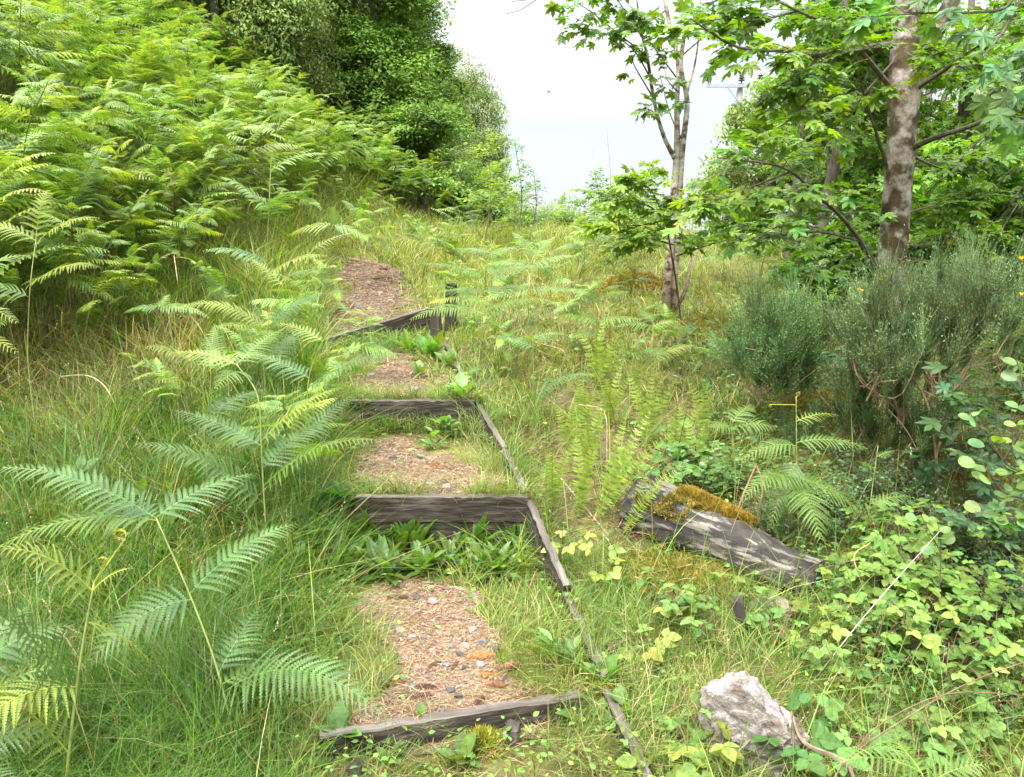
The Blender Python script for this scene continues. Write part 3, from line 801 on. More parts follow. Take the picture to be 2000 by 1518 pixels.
moss_thing(940, 1462, .085, .07, .065, 3, 'bright moss tuft in front of the front step board', 3500, (.23, .23, .03), .035)
moss_thing(1205, 1385, .09, .08, .04, 4, 'yellowish moss cushion by the corner of the lowest edging board', 2500, (.26, .24, .04), .03)
moss_thing(1040, 1378, .17, .05, .018, 11, 'strip of golden moss along the back of the front step board', 2200, (.21, .18, .035), .02)
moss_thing(985, 955, .16, .06, .02, 12, 'yellow moss strip at the right corner behind the second step board', 2200, (.22, .19, .04), .02)
moss_thing(1600, 800, .30, .22, .22, 5, 'mustard moss mound under the small broom bush', 5000, (.24, .18, .025), .04, d=6.6)
moss_thing(1905, 880, .35, .25, .2, 6, 'dull moss bank behind the broom stems at the right edge', 5000, (.18, .13, .04), .04, d=5.8)
moss_thing(1000, 545, .9, .5, .05, 8, 'thin yellow moss on the slope above the centre bracken', 6000, (.27, .235, .05), .05, d=11.5)
moss_thing(1410, 640, .8, .5, .08, 9, 'yellow moss on the slope behind the pale forked tree', 7000, (.28, .235, .05), .05, d=9.3)

def rock(name, ctr, sz, seed, mat, lab, rough=.16, detail=3, rz=0, cat='rock', shape=None):
    V, F = pebble_template(seed, 4)
    V = V * A_(sz)
    if shape is not None: V = shape(V)
    n = nrm(V)
    V = V + n * (noise3(V + seed * 3.1, max(sz) * .55, seed)[:, None] * rough * 2 * max(sz) + noise3(V * 1.3 + 9, max(sz) * .16, seed + 3)[:, None] * rough * 1.5 * max(sz))
    c, s = math.cos(rz), math.sin(rz)
    V = V @ A_([[c, -s, 0], [s, c, 0], [0, 0, 1]]).T
    return tag(Geo().add(V + A_(ctr), [F], (1, 1, 1)).obj(name, M[mat], loc=ctr, smooth=False), lab, cat)
p = on(P(1465, 1450, 3.05)[0], 3.05)
def rshape(V):
    t = (V[:, 0] + .2) / .4
    V = V.copy(); V[:, 2] *= np.where(V[:, 2] > 0, 1.25 - .85 * sstep(.25, .95, t), 1)
    return V
rock('quartz_rock', p + A_([0, 0, .125]), (.225, .17, .25), 12, 'rock', 'knobbly white quartz rock among brambles in the right foreground', .17, shape=rshape)
p = gp(1500, 1195); rock('buried_stone', p + A_([0, 0, .02]), (.14, .10, .06), 5, 'greystone', 'tan flat stone half buried under the charred log', .08, cat='stone')
p = on(P(1440, 1260, 3.75)[0], 3.75)
post('old_stake', 'grey leaning stake stump among brambles behind the white rock', 'stake', on(P(1455, 1235, 3.8)[0], 3.8), .2, .03, 12, (-.2, .1))
p = on(P(1790, 1040, 4.7)[0], 4.7); rock('mossy_stone', p + A_([0, 0, .06]), (.11, .09, .07), 15, 'greystone', 'pinkish stone in shade under the bramble mass', .1, cat='stone')
# ================================================================== grass and small ground cover (nobody could count it)
def sample_xy(n, ylo=1.7, yhi=34, k=1.1, m=1.2):
    u = rng.random(n); e = 1 - k
    y = (ylo ** e + u * (yhi ** e - ylo ** e)) ** (1 / e) if abs(e) > 1e-6 else ylo * (yhi / ylo) ** u
    x = rng.uniform(-1, 1, n) * (.70 * y + m)
    return x, y

def cdist(x, y):  # signed lateral position: <0 left of the path, >0 right of the edging
    return np.where(x < xl(y), x - xl(y), np.where(x > xr(y), x - xr(y), 0.0))

def under_bracken(x, y):
    foot = np.interp(y, [0, 5, 7.5, 9.5, 12, 15, 17, 21, 25, 30], [-4.6, -4.3, -3.95, -3.85, -3.8, -3.65, -3.4, -1.9, -.9, .2])
    return sstep(-.1, .6, foot - x)

CLEAR = [(x_, y_, r_) for x_, y_, r_ in [(.25, 5.0, .3), (.5, 5.4, .45), (.6, 6.1, .5), (.85, 5.8, .5), (1.15, 5.7, .5), (.7, 6.9, .5), (.55, 4.9, .4), (1.3, 6.6, .5), (1.6, 5.4, .5), (2.4, 6.2, .6), (2.9, 5.4, .6)]]
def grass_layer(n, seed_blade):
    x, y = sample_xy(n)
    cd = cdist(x, y); inp = (cd == 0) & (y > 2.9) & (y < 13.5)
    l = x - xl(y); r = xr(y) - x
    nz = vnoise(x, y, .45, 41, 3); nz2 = vnoise(x, y, 1.7, 47, 2)
    keep = np.ones(n)
    bz = bare(x, y)
    fr = np.where(y < 4.7, sstep(4.0, 4.6, y), np.where(y < 6.3, sstep(5.8, 6.2, y), sstep(7.6, 8.5, y)))
    keep = np.where(inp, np.clip((1 - bz * 1.6) * .62, .012, 1) * (.4 + .9 * sstep(.4, .6, nz)), keep)
    # strip in front of the boards and mossy foreground thinner
    fg = (cd >= -.05) & (y < 2.95) & (x > -.75) & (x < .6)
    keep = np.where(fg, .18 + .5 * sstep(.5, .65, nz), keep)
    ub = under_bracken(x, y); keep *= 1 - .40 * ub * (y < 16)
    for ax_, ay_, ar_ in CLEAR: keep *= 1 - .93 * sstep(ar_, ar_ * .6, np.hypot(x - ax_, y - ay_))
    woods = sstep(2.6, 3.6, x) * (y > 4.2) * (y < 16); keep *= 1 - .75 * woods
    right = (cd > 0) & (x > .3)
    keep *= np.where(right & (y < 6), .55, 1)
    keep *= np.where(right & (y > 7), .8, 1)
    k = rng.random(n) < keep
    return x[k], y[k], cd[k], nz[k], nz2[k], inp[k], ub[k], woods[k]

def grass_colour(x, y, cd, nz, nz2, inp, ub, woods):
    n = len(x)
    lush = A_([.070, .165, .022]); mid = A_([.145, .235, .034]); yel = A_([.215, .265, .052]); straw = A_([.35, .285, .13]); oliv = A_([.14, .13, .035])
    left = sstep(.1, -.5, cd)
    dryn = np.clip(sstep(.42, .66, nz) * .55 + .22 * sstep(.45, .65, nz2), 0, 1)
    brown_slope = sstep(-2.0, -3.0, x) * sstep(3.6, 4.6, y) * sstep(9, 7.0, y)
    pd = np.where(left > .5, .08 + .26 * dryn + .5 * brown_slope * sstep(.35, .6, nz2 * .6 + nz * .4), .15 + .30 * dryn)
    pd = pd + .22 * sstep(-.6, .2, x) * sstep(6, 7.5, y) * sstep(14, 11, y); pd = np.where(inp, .28, pd); pd += .04 * ub
    far = sstep(6.5, 11, y)
    py_ = np.where(left > .5, .04 + .06 * sstep(3.5, 5, y) + .55 * far, .38 + .38 * far); py_ = np.where(inp, .5, py_)
    u = rng.random(n); v = rng.random(n)
    c = np.where((u < pd)[:, None], np.where((v < .55)[:, None], straw, oliv), np.where((v < py_)[:, None], yel, np.where((rng.random(n) < .5 - .28 * left)[:, None], mid, lush)))
    c = c * np.exp(rng.normal(0, .2, (n, 1)))
    c = c * (1 + .25 * (nz2 - .5))[:, None]
    c = c * (.72 + .56 * vnoise(x, y, .17, 97, 2))[:, None]
    c = c * (1 - .10 * left * sstep(9, 5, y))[:, None]
    return np.clip(c, .01, .8)

def grass_mesh(n, hmul, wmul, nseg, cap=None):
    a = grass_layer(n, 0); x, y, cd, nz, nz2, inp, ub, woods = a
    N = len(x)
    left = sstep(.05, -.35, cd)
    H = .10 + .25 * left * sstep(2.0, 3.2, y * .0 + 3) + .10 * sstep(6.5, 10, y)
    H = np.where(cd > 0, .17 - .05 * sstep(6, 7.5, y) + .12 * sstep(10, 14, y), H)
    H = np.where(inp, .075 + .05 * (1 - bare(x, y)), H)
    H = H * (.5 + 1.0 * nz2) * rng.uniform(.4, 1.5, N) * hmul
    H *= 1 - .35 * ub
    W = rng.uniform(.0022, .0048, N) * np.clip((y / 3.6) ** .75, .85, 4.5) * wmul
    lean = np.abs(rng.normal(.22, .2, N)); bend = np.abs(rng.normal(.45, .4, N))
    flop = rng.random(N) < .14
    lean = np.where(flop, rng.uniform(.8, 1.6, N), lean)
    az = 12.6 * vnoise(x, y, .55, 91, 2) + rng.normal(0, 1.0, N)      # blades of a tussock lean together
    H = H * (.55 + .9 * vnoise(x, y, .20, 93, 2)); W = W * (.8 + .5 * vnoise(x, y, .3, 95, 1))
    z = G(x, y) - .012
    V, F, k = blades(np.stack([x, y, z], -1), H, W, az, lean, bend, nseg)
    return V, F, rep(grass_colour(*a), k)

g = Geo()
g.add(*grass_mesh(270000, 1.08, 1.3, 4))
g.add(*grass_mesh(120000, .42, 1.2, 2))
# blades crowding the boards and edging
LN = [((.60, 2.55), (.46, 3.22)), ((.47, 3.22), (.335, 4.0)), ((.34, 4.0), (.14, 4.8)), ((.14, 4.8), (0, 5.55)), ((0, 5.55), (-.25, 6.4)), ((-.96, 4.66), (.1, 4.68)), ((-1.3, 6.25), (-.3, 6.25)), ((-2.0, 8.5), (-.95, 9.5)), ((-.96, 4.80), (.1, 4.80)), ((-1.3, 6.40), (-.3, 6.40))]
xs, ys, hs = [], [], []
for (xa, ya), (xb, yb) in LN:
    ln = math.hypot(xb - xa, yb - ya); n = int(ln * (1500 if xa > -.65 and xb < xa else 700)); t = rng.random(n); nzz = vnoise(xa + t * ln * 3, ya + 0 * t, .5, 5, 2); kk = rng.random(n) < sstep(.3, .65, nzz); t = t[kk]; n = len(t)
    xs.append(xa + (xb - xa) * t + rng.normal(.02, .035, n)); ys.append(ya + (yb - ya) * t - abs(rng.normal(0, .03, n))); hs.append(rng.uniform(.06, .24, n))
x, y, H = np.concatenate(xs), np.concatenate(ys), np.concatenate(hs); N = len(x)
V, F, kk = blades(np.stack([x, y, G(x, y)], -1), H, rng.uniform(.0022, .0042, N) * np.clip((y / 3.6) ** .7, .9, 3), rng.random(N) * 6.28, np.abs(rng.normal(.3, .25, N)), np.abs(rng.normal(.6, .4, N)), 4)
g.add(V, F, rep(grass_colour(x, y, np.full(N, .1), vnoise(x, y, .45, 41, 3), vnoise(x, y, 1.7, 47, 2), np.zeros(N, bool), np.zeros(N), np.zeros(N)), kk))
# long loose blades standing above the rest
x, y = sample_xy(26000, 2.1, 20, 1.0, .9); cd = cdist(x, y); nz = vnoise(x, y, .45, 41, 3); nz2 = vnoise(x, y, 1.7, 47, 2)
k = (((cd < -.08) & (rng.random(len(x)) < .75)) | ((cd > .05) & (y < 7) & (rng.random(len(x)) < .22))) & (rng.random(len(x)) < .3 + nz); x, y, cd, nz, nz2 = x[k], y[k], cd[k], nz[k], nz2[k]; N = len(x)
V, F, kk = blades(np.stack([x, y, G(x, y)], -1), rng.uniform(.30, .66, N), rng.uniform(.003, .0058, N) * np.clip((y / 3.6) ** .7, .9, 3.5), rng.random(N) * 6.28, np.abs(rng.normal(.15, .15, N)), np.abs(rng.normal(.35, .35, N)), 5)
g.add(V, F, rep(grass_colour(x, y, cd, nz, nz2, np.zeros(N, bool), np.zeros(N), np.zeros(N)) * 1.12, kk))
tag(g.obj('grass', M['grass']), 'long green and straw coloured grass covering the slope and the step edges', 'grass', kind='stuff')

# seed heads: tall thin stalks with a tuft
g = Geo()
x, y = sample_xy(3400, 2.6, 26, 1.0, .8); cd = cdist(x, y)
k = ((cd < -.1) & (rng.random(len(x)) < .9)) | ((cd > .05) & (rng.random(len(x)) < .25)); x, y = x[k], y[k]
N = len(x); H = rng.uniform(.30, .70, N); sc = np.clip(y / 5, .8, 3)
az = rng.random(N) * 6.28; lean = np.abs(rng.normal(.15, .15, N)); bend = np.abs(rng.normal(.2, .2, N))
base = np.stack([x, y, G(x, y)], -1)
V, F, kk = blades(base, H, .0022 * sc, az, lean, bend, 3)
cst = vary((.22, .225, .085), N, .25, .2)
g.add(V, F, rep(cst, kk))
tip = V.reshape(N, kk, 3)[:, -1]; dr = nrm(tip - V.reshape(N, kk, 3)[:, 4])
for q in range(7):
    o = dr * (.012 * q * H[:, None] * 1.4) - dr * .03
    leaves(g, LEAF_DIAMOND, tip + o, dr + rng.normal(0, .35, (N, 3)), rng.normal(size=(N, 3)), .010 * (H / .5) * np.sqrt(sc), vary((.27, .23, .12), N, .2, .1))
tag(g.obj('seeding_grass', M['dry']), 'pale seeding grass stalks standing above the green grass', 'grass', kind='stuff')

# dead bracken and straw litter on the bank, twigs lying about
g = Geo()
def straws(n, xs, ys, lo, hi, col, wd, zup=.05, tilt=.25):
    x = rng.uniform(*xs, n); y = rng.uniform(*ys, n)
    return x, y
def add_straws(x, y, lo, hi, col, wd, zup=.06, tilt=.22):
    n = len(x); Ln = rng.uniform(lo, hi, n); a = rng.random(n) * 6.28
    d = nrm(np.stack([np.cos(a), np.sin(a), rng.normal(0, tilt, n)], -1)) * Ln[:, None] / 2
    c = np.stack([x, y, G(x, y) + rng.random(n) * zup + .01], -1)
    s = nrm(np.cross(d, rng.normal(size=(n, 3)))) * wd * rng.uniform(.6, 1.3, (n, 1)); bow = UP * (Ln * .08)[:, None]
    V = np.stack([c - d - s * .6, c - d + s * .6, c + bow - s, c + bow + s, c + d - s * .4, c + d + s * .4], 1).reshape(-1, 3)
    o = (np.arange(n) * 6)[:, None]
    g.add(V, np.concatenate([o + A_([[0, 1, 3, 2]]), o + A_([[2, 3, 5, 4]])]), rep(vary(col, n, .3, .1), 6))
x, y = sample_xy(60000, 4.5, 24, 1.0, 1.5); ub = under_bracken(x, y); k = rng.random(len(x)) < ub * .28; add_straws(x[k], y[k], .08, .35, (.19, .12, .06), .005, .25, .5)
x, y = sample_xy(26000, 2.0, 9, 1.1); cd = cdist(x, y); k = (cd > .05) & (rng.random(len(x)) < .6); add_straws(x[k], y[k], .05, .22, (.25, .185, .095), .0018, .07)
x, y = sample_xy(30000, 3.5, 9, 1.1); k = (x < -1.6) & (rng.random(len(x)) < .5); add_straws(x[k], y[k], .06, .3, (.21, .155, .075), .0022, .12)
x, y = sample_xy(9000, 2.2, 3.2, 1.1); k = (x > -.7) & (x < 1.2); add_straws(x[k], y[k], .04, .16, (.24, .155, .085), .0015, .03)
x, y = sample_xy(60000, 3.5, 14, 1.0); k = (x > 2.3) & (rng.random(len(x)) < .35); add_straws(x[k], y[k], .05, .3, (.13, .085, .048), .003, .08)
x, y = sample_xy(60000, 4.6, 7.4, 1.0); k = (x > .1) & (x < 1.7) & (rng.random(len(x)) < .25); add_straws(x[k], y[k], .04, .2, (.14, .085, .05), .003, .06)
tag(g.obj('dead_straw', M['dry']), 'brown dead bracken and straw lying under the plants', 'litter', kind='stuff')

# small leafy weeds hugging the ground
g = Geo()
x, y = sample_xy(42000, 2.0, 12, 1.2); cd = cdist(x, y); nz = vnoise(x, y, .5, 55, 2)
w_ = np.where(cd < 0, .18 + .5 * sstep(-.5, -.1, cd) * sstep(5.6, 4.2, y), .5); w_ = np.where((cd == 0) & (y > 2.9), .05 + .25 * sstep(.3, .05, xr(y) - x), w_)
w_ = np.where((y < 2.95) & (cd >= -.2) & (x < .6), .35, w_)
k = rng.random(len(x)) < w_ * sstep(.35, .6, nz); x, y = x[k], y[k]; N = len(x)
hz = rng.uniform(.01, .13, N); p = np.stack([x, y, G(x, y) + hz], -1)
leaves(g, LEAF_FOLD, p, rand_dirs(N, -.1, .4), up_normals(N, .45), rng.uniform(.018, .045, N) * np.clip(y / 4, .9, 2), vary((.15, .25, .05), N, .28, .15))
x, y = sample_xy(30000, 3.2, 9, 1.1, 1.5); k = (x > 1.6) & (rng.random(len(x)) < .8); x, y = x[k], y[k]; N = len(x)
p = np.stack([x, y, G(x, y) + rng.uniform(.02, .32, N)], -1)
leaves(g, LEAF_FOLD, p, rand_dirs(N, -.2, .3), up_normals(N, .5), rng.uniform(.02, .05, N) * np.clip(y / 4, .9, 2), vary((.085, .16, .05), N, .3, .15))
tag(g.obj('ground_herbs', M['bramble']), 'small leafy weeds creeping through the grass', 'weeds', kind='stuff')
# ================================================================== bracken
FERN = A_([.115, .20, .036]); FERN_Y = A_([.185, .25, .042]); FERN_B = A_([.085, .168, .05])

def pinna(g, A, T, width, arch=.08, n=16, lod=1, col=FERN, rach=.003, up=UP, droop=.35, tcol=None, bare_base=.06, kmat=0, rmat=1, fwd=.45):
    """one feathery branch of a bracken frond from A to T"""
    A, T = A_(A, dtype=float), A_(T, dtype=float); Lg = np.linalg.norm(T - A)
    fine = 40
    s = np.linspace(0, 1, fine)
    cen = A + (T - A) * s[:, None] + UP * (arch * Lg * 4 * s * (1 - s) - .0)[:, None]
    tan = nrm(np.gradient(cen, axis=0)); sd_ = nrm(np.cross(tan, up)); nn = np.cross(sd_, tan)
    ts = bare_base + (1 - bare_base) * (np.arange(n) / (n - .3)) ** .96
    idx = np.clip((ts * (fine - 1)).astype(int), 0, fine - 1)
    u = ts * (fine - 1) - idx; nx_ = np.minimum(idx + 1, fine - 1)
    c = cen[idx] * (1 - u)[:, None] + cen[nx_] * u[:, None]
    ln = width * np.clip((1 - ts), .0, 1) ** .78 * np.minimum(1, .62 + ts * 3) + .035 * width
    tcol = col * A_([1.35, 1.12, .8]) if tcol is None else tcol
    for side in (-1, 1):
        a = fwd + .35 * ts + rng.normal(0, .05, n)
        d = nrm(side * sd_[idx] * np.cos(a)[:, None] + tan[idx] * np.sin(a)[:, None] + nn[idx] * rng.normal(.08, .07, (n, 1)))
        l = ln * rng.uniform(.88, 1.08, n)
        pc = (col * (1 - ts)[:, None] + tcol * ts[:, None]) * np.exp(rng.normal(0, .10, (n, 1)))
        sp = Lg * (1 - bare_base) / n
        q = nrm(np.cross(d, nn[idx])); up2 = np.cross(q, d)
        if lod == 0:
            K = 12
            tt = np.linspace(0, 1, K + 1)
            mid = c[:, None] + d[:, None] * (l[:, None] * tt)[..., None] - UP * (droop * l[:, None] * tt ** 2)[..., None] - 0
            step = (l / K)
            hw = np.minimum(sp * .42, l * .095)[:, None] * (1 - tt[:-1] ** 1.6 * .85)[None]
            V = [mid.reshape(-1, 3)]; F = []; base = n * (K + 1)
            for s2 in (-1, 1):
                root = mid[:, :-1]; rt2 = mid[:, 1:]
                tipd = s2 * q[:, None] * hw[..., None] + d[:, None] * (step[:, None] * .55)[..., None] + up2[:, None] * (hw * .12)[..., None]
                t1 = root + tipd + d[:, None] * (step[:, None] * .0)[..., None]
                t2 = root + (rt2 - root) * .56 + tipd * .9
                r1 = root + (rt2 - root) * .02; r2 = root + (rt2 - root) * .96
                V.append(np.stack([r1, r2, t2, t1], 2).reshape(-1, 3))
                F.append(base + np.arange(n * K * 4).reshape(-1, 4)); base += n * K * 4
            g.add(np.vstack(V), F, np.vstack([rep(pc, K + 1), rep(pc, K * 4), rep(pc, K * 4)]), kmat)
            # thin midrib surface so the comb hangs together
            rw = (sp * .07)
            V2 = np.stack([mid - q[:, None] * rw, mid + q[:, None] * rw], 2).reshape(n, -1, 3)
            f = A_([[2 * i, 2 * i + 1, 2 * i + 3, 2 * i + 2] for i in range(K)])
            F2 = (f[None] + (np.arange(n) * 2 * (K + 1))[:, None, None]).reshape(-1, 4)
            g.add(V2.reshape(-1, 3), F2, rep(pc, 2 * (K + 1)), kmat)
        elif lod == 1:
            tt = A_([0, .22, .5, .78, 1.0]); ww = A_([.5, 1, .85, .55, 0.05])
            mid = c[:, None] + d[:, None] * (l[:, None] * tt)[..., None] - UP * (droop * l[:, None] * tt ** 2)[..., None]
            hw = np.minimum(sp * .36, l * .16)[:, None] * ww[None]
            V2 = np.stack([mid - q[:, None] * hw[..., None], mid + q[:, None] * hw[..., None]], 2).reshape(n, -1, 3)
            f = A_([[2 * i, 2 * i + 1, 2 * i + 3, 2 * i + 2] for i in range(4)])
            F2 = (f[None] + (np.arange(n) * 10)[:, None, None]).reshape(-1, 4)
            g.add(V2.reshape(-1, 3), F2, rep(pc, 10), kmat)
        else:
            hw = np.minimum(sp * .5, l * .24)[:, None]
            m1 = c + d * (l * .45)[:, None] - UP * (droop * l * .2)[:, None]; tp = c + d * l[:, None] - UP * (droop * l)[:, None]
            V2 = np.stack([c, m1 - q * hw, tp, m1 + q * hw], 1).reshape(-1, 3)
            g.add(V2, np.arange(4 * n).reshape(-1, 4), rep(pc, 4), kmat)
    V, F = tube(cen[::(4 if lod == 0 else 13)], np.linspace(rach, rach * .35, len(cen[::(4 if lod == 0 else 13)])), 4 if lod == 0 else 3, cap=False)
    g.add(V, F, col * A_([1.5, 1.25, 1.1]), rmat)

def fiddle(g, A, T, r0=.003, curl=.03, col=FERN_Y):
    """young tip still curled"""
    A, T = A_(A), A_(T); d = T - A; dd = nrm(d); side = nrm(np.cross(dd, A_([0, 1, .2])))
    pts = [A + d * t for t in np.linspace(0, 1, 8)]
    cc = T + side * curl
    for k in range(1, 16):
        a = k * .5; rr = curl * (1 - k / 19)
        pts.append(cc - side * rr * math.cos(a) + dd * rr * math.sin(a))
    V, F = tube(pts, np.linspace(r0, r0 * .5, len(pts)), 5); g.add(V, F, col * A_([1.5, 1.2, 1]), 1)
    P_ = A_(pts[5:]); n = len(P_) * 5
    leaves(g, LEAF_DIAMOND, P_[rng.integers(0, len(P_), n)], rng.normal(size=(n, 3)), rng.normal(size=(n, 3)), rng.uniform(.3, .8, n) * curl, vary(col * A_([1.3, 1.0, 1.0]), n, .2), 0)

FM = None
def bracken_at(lab, stem, pins, lod=0, n=18, grp=None, colr=FERN, r=.005, name='bracken', curls=(), base=None):
    """a bracken placed by hand. stem: list of points; pins: (stem fraction, tip point, width[, arch])"""
    st = [A_(p, dtype=float) for p in stem]
    b = on(st[0][0], st[0][1], -.02) if base is None else base
    if st[0][2] - b[2] > .03: st = [b] + st
    else: b = st[0]
    t = thing(name, b, lab, 'bracken fern', grp)
    cen = curve(st, 24)
    g = Geo(); V, F = tube(cen, np.linspace(r, r * .55, 24), 7); g.add(V, F, A_([.20, .23, .06]) * A_([1.0, 1, 1])); g.obj('stem', M['stalk'], t, smooth=True)
    sl_ = np.concatenate([[0], np.cumsum(np.linalg.norm(np.diff(cen, axis=0), axis=1))]); sl_ /= sl_[-1]
    at = lambda f: A_([np.interp(f, sl_, cen[:, k]) for k in range(3)])
    for q in pins:
        f, tip, wd = q[:3]; ar = q[3] if len(q) > 3 else .10
        c = q[4] if len(q) > 4 else colr
        A = at(f); g = Geo(); Lg = np.linalg.norm(A_(tip) - A)
        nn = n if lod else int(np.clip(Lg / .024, 12, 26))
        pinna(g, A, tip, max(wd * 1.45, min(.27 * Lg, wd * 2.0)), ar, nn, lod, A_(c) * (.9 if lod == 0 else 1) * math.exp(rng.normal(0, .06)), r * .5, up=nrm(A_([rng.normal(0, .12), -.32, .92])), droop=.30)
        g.obj('frond', [M['fern'], M['stalk']], t)
    for f, tip, cu in curls:
        g = Geo(); fiddle(g, at(f), tip, r * .55, cu); g.obj('curled_tip', [M['fern'], M['stalk']], t)
    return t
NB = 'bracken ferns'
# big ones in the left foreground
bracken_at('nearest bracken with a thick pale stem and yellow curled tip, left foreground',
    [P(128, 1560, 2.35), P(145, 1380, 2.42), P(165, 1240, 2.47), P(184, 1138, 2.52)],
    [(.97, P(-10, 1075, 2.35), .085, .16, FERN_Y), (.86, P(300, 1298, 2.62), .05, .1, FERN_Y), (.63, P(-90, 1450, 2.1), .13, .14, FERN_Y), (.60, P(-60, 1165, 2.15), .13, .12, FERN_B), (.97, P(255, 1110, 2.5), .03, .1, FERN_Y), (.40, P(-40, 1330, 2.3), .09, .1, FERN_Y)], 0, curls=[(1, P(245, 1052, 2.55), .022), (1, P(208, 1098, 2.5), .014)], r=.006)
bracken_at('tall leaning bracken with five spread fronds beside the lowest step',
    [P(463, 1530, 2.72), P(455, 1440, 2.75), P(425, 1310, 2.8), P(372, 1165, 2.87), P(305, 1012, 2.95)],
    [(.33, P(775, 1420, 2.5), .135, .20, FERN_B), (.40, P(515, 1178, 3.2), .10, .05, FERN_B), (.36, P(590, 1285, 3.1), .06, .06), (.70, P(582, 1022, 3.2), .125, .10, FERN_B), (.68, P(160, 1310, 2.62), .13, .14, FERN_B), (1, P(505, 925, 3.3), .11, .08, FERN_B), (1, P(-20, 915, 2.9), .085, .10, FERN_B), (.99, P(-30, 1085, 2.72), .075, .12), (1, P(200, 985, 3.2), .08, .05, FERN_B)], 0, r=.0055)
bracken_at('bracken cut by the lower left corner of the view, pale blue green frond',
    [P(-190, 1560, 2.3), P(-150, 1500, 2.3)], [(1, P(150, 1440, 2.5), .11, .16, FERN_B), (.9, P(60, 1560, 2.1), .11, .1, FERN_B)], 0)
bracken_at('bracken leaning in from the left edge with two broad plates above the yellow frond', [P(-150, 1520, 2.3), P(-90, 1400, 2.35), P(-60, 1320, 2.4)],
    [(1, P(150, 1222, 2.6), .11, .14, FERN_B), (.95, P(70, 1175, 2.75), .10, .10, FERN_B), (.7, P(130, 1300, 2.45), .09, .14, FERN)], 0)
bracken_at('smaller bracken between the two front stems, half sunk in the grass', [P(300, 1480, 2.9), P(290, 1400, 2.95), P(275, 1330, 3.0)],
    [(1, P(180, 1290, 3.0), .07, .1, FERN), (1, P(370, 1270, 3.2), .07, .1, FERN_B), (.8, P(380, 1370, 2.8), .07, .14), (.8, P(215, 1400, 2.75), .07, .12), (1, P(270, 1240, 3.3), .06, .06)], 0, r=.0035)
# cluster left of the second and third steps
bracken_at('front bracken of the cluster left of the second step',
    [P(515, 960, 4.2), P(510, 860, 4.2), P(502, 770, 4.25), P(462, 712, 4.35)],
    [(.34, P(262, 868, 3.9), .13, .12, FERN_B), (.42, P(748, 862, 4.0), .07, .12), (.62, P(668, 757, 4.15), .09, .08, FERN_Y), (.6, P(330, 800, 4.3), .10, .06, FERN_B), (.5, P(640, 815, 4.6), .12, .05, FERN_B), (1, P(330, 690, 4.4), .09, .08, FERN_Y), (1, P(560, 640, 4.8), .09, .05), (.95, P(420, 760, 4.0), .08, .08)], 0, NB and 16)
bracken_at('bracken with golden tips on the left side of the cluster by the second step',
    [P(400, 860, 4.5), P(404, 830, 4.5), P(412, 732, 4.55), P(402, 708, 4.55)],
    [(.9, P(284, 678, 4.3), .13, .12, FERN_Y), (.8, P(300, 745, 4.2), .11, .12, FERN_Y), (1, P(545, 700, 4.6), .07, .06, FERN_Y), (.7, P(520, 760, 4.9), .11, .05, FERN_B), (.95, P(420, 630, 5.0), .08, .05)], 0, r=.0045)
bracken_at('dark thin stemmed bracken right of the cluster, reaching over the third step',
    [P(597, 880, 5.0), P(597, 835, 5.0), P(605, 730, 5.05), P(635, 660, 5.1), P(678, 610, 5.2)],
    [(.55, P(790, 692, 4.8), .08, .08, FERN_B), (.8, P(540, 632, 5.2), .08, .08, FERN_Y), (1, P(715, 615, 5.1), .04, .05, FERN_Y), (.6, P(480, 690, 5.2), .10, .06, FERN_B), (.3, P(690, 770, 5.2), .10, .04, FERN_B), (1, P(655, 585, 5.4), .05, .05)], 0, r=.004)
bracken_at('bracken behind the cluster with a long arching frond over the grass',
    [P(515, 720, 6.0), P(515, 680, 6.0), P(527, 620, 6.05), P(565, 535, 6.15), P(612, 488, 6.3)],
    [(.52, P(342, 603, 5.8), .10, .16, FERN_Y), (.55, P(640, 570, 6.1), .14, .06, FERN_B), (.5, P(412, 645, 5.6), .12, .1, FERN_Y), (.35, P(600, 640, 6.6), .14, .04, FERN_B), (.75, P(482, 504, 6.2), .07, .08, FERN_Y), (.8, P(640, 528, 6.3), .06, .08), (1, P(695, 455, 6.4), .06, .08, FERN_Y)], 0, r=.004)
bracken_at('slender bracken with a wide plate frond high above the left grass',
    [P(521, 540, 8), P(521, 497, 8), P(526, 400, 8), P(532, 300, 8.1), P(560, 182, 8.2)],
    [(.55, P(430, 345, 7.8), .2, .1), (.52, P(592, 375, 7.5), .17, .12, FERN_B), (.35, P(395, 490, 7.8), .15, .1, FERN_B), (.3, P(640, 500, 7.8), .12, .1, FERN_Y), (.7, P(640, 300, 8.2), .14, .1), (.85, P(600, 215, 8.2), .1, .1, FERN_Y), (.85, P(470, 250, 8.0), .12, .1, FERN_Y)], 1, r=.006)
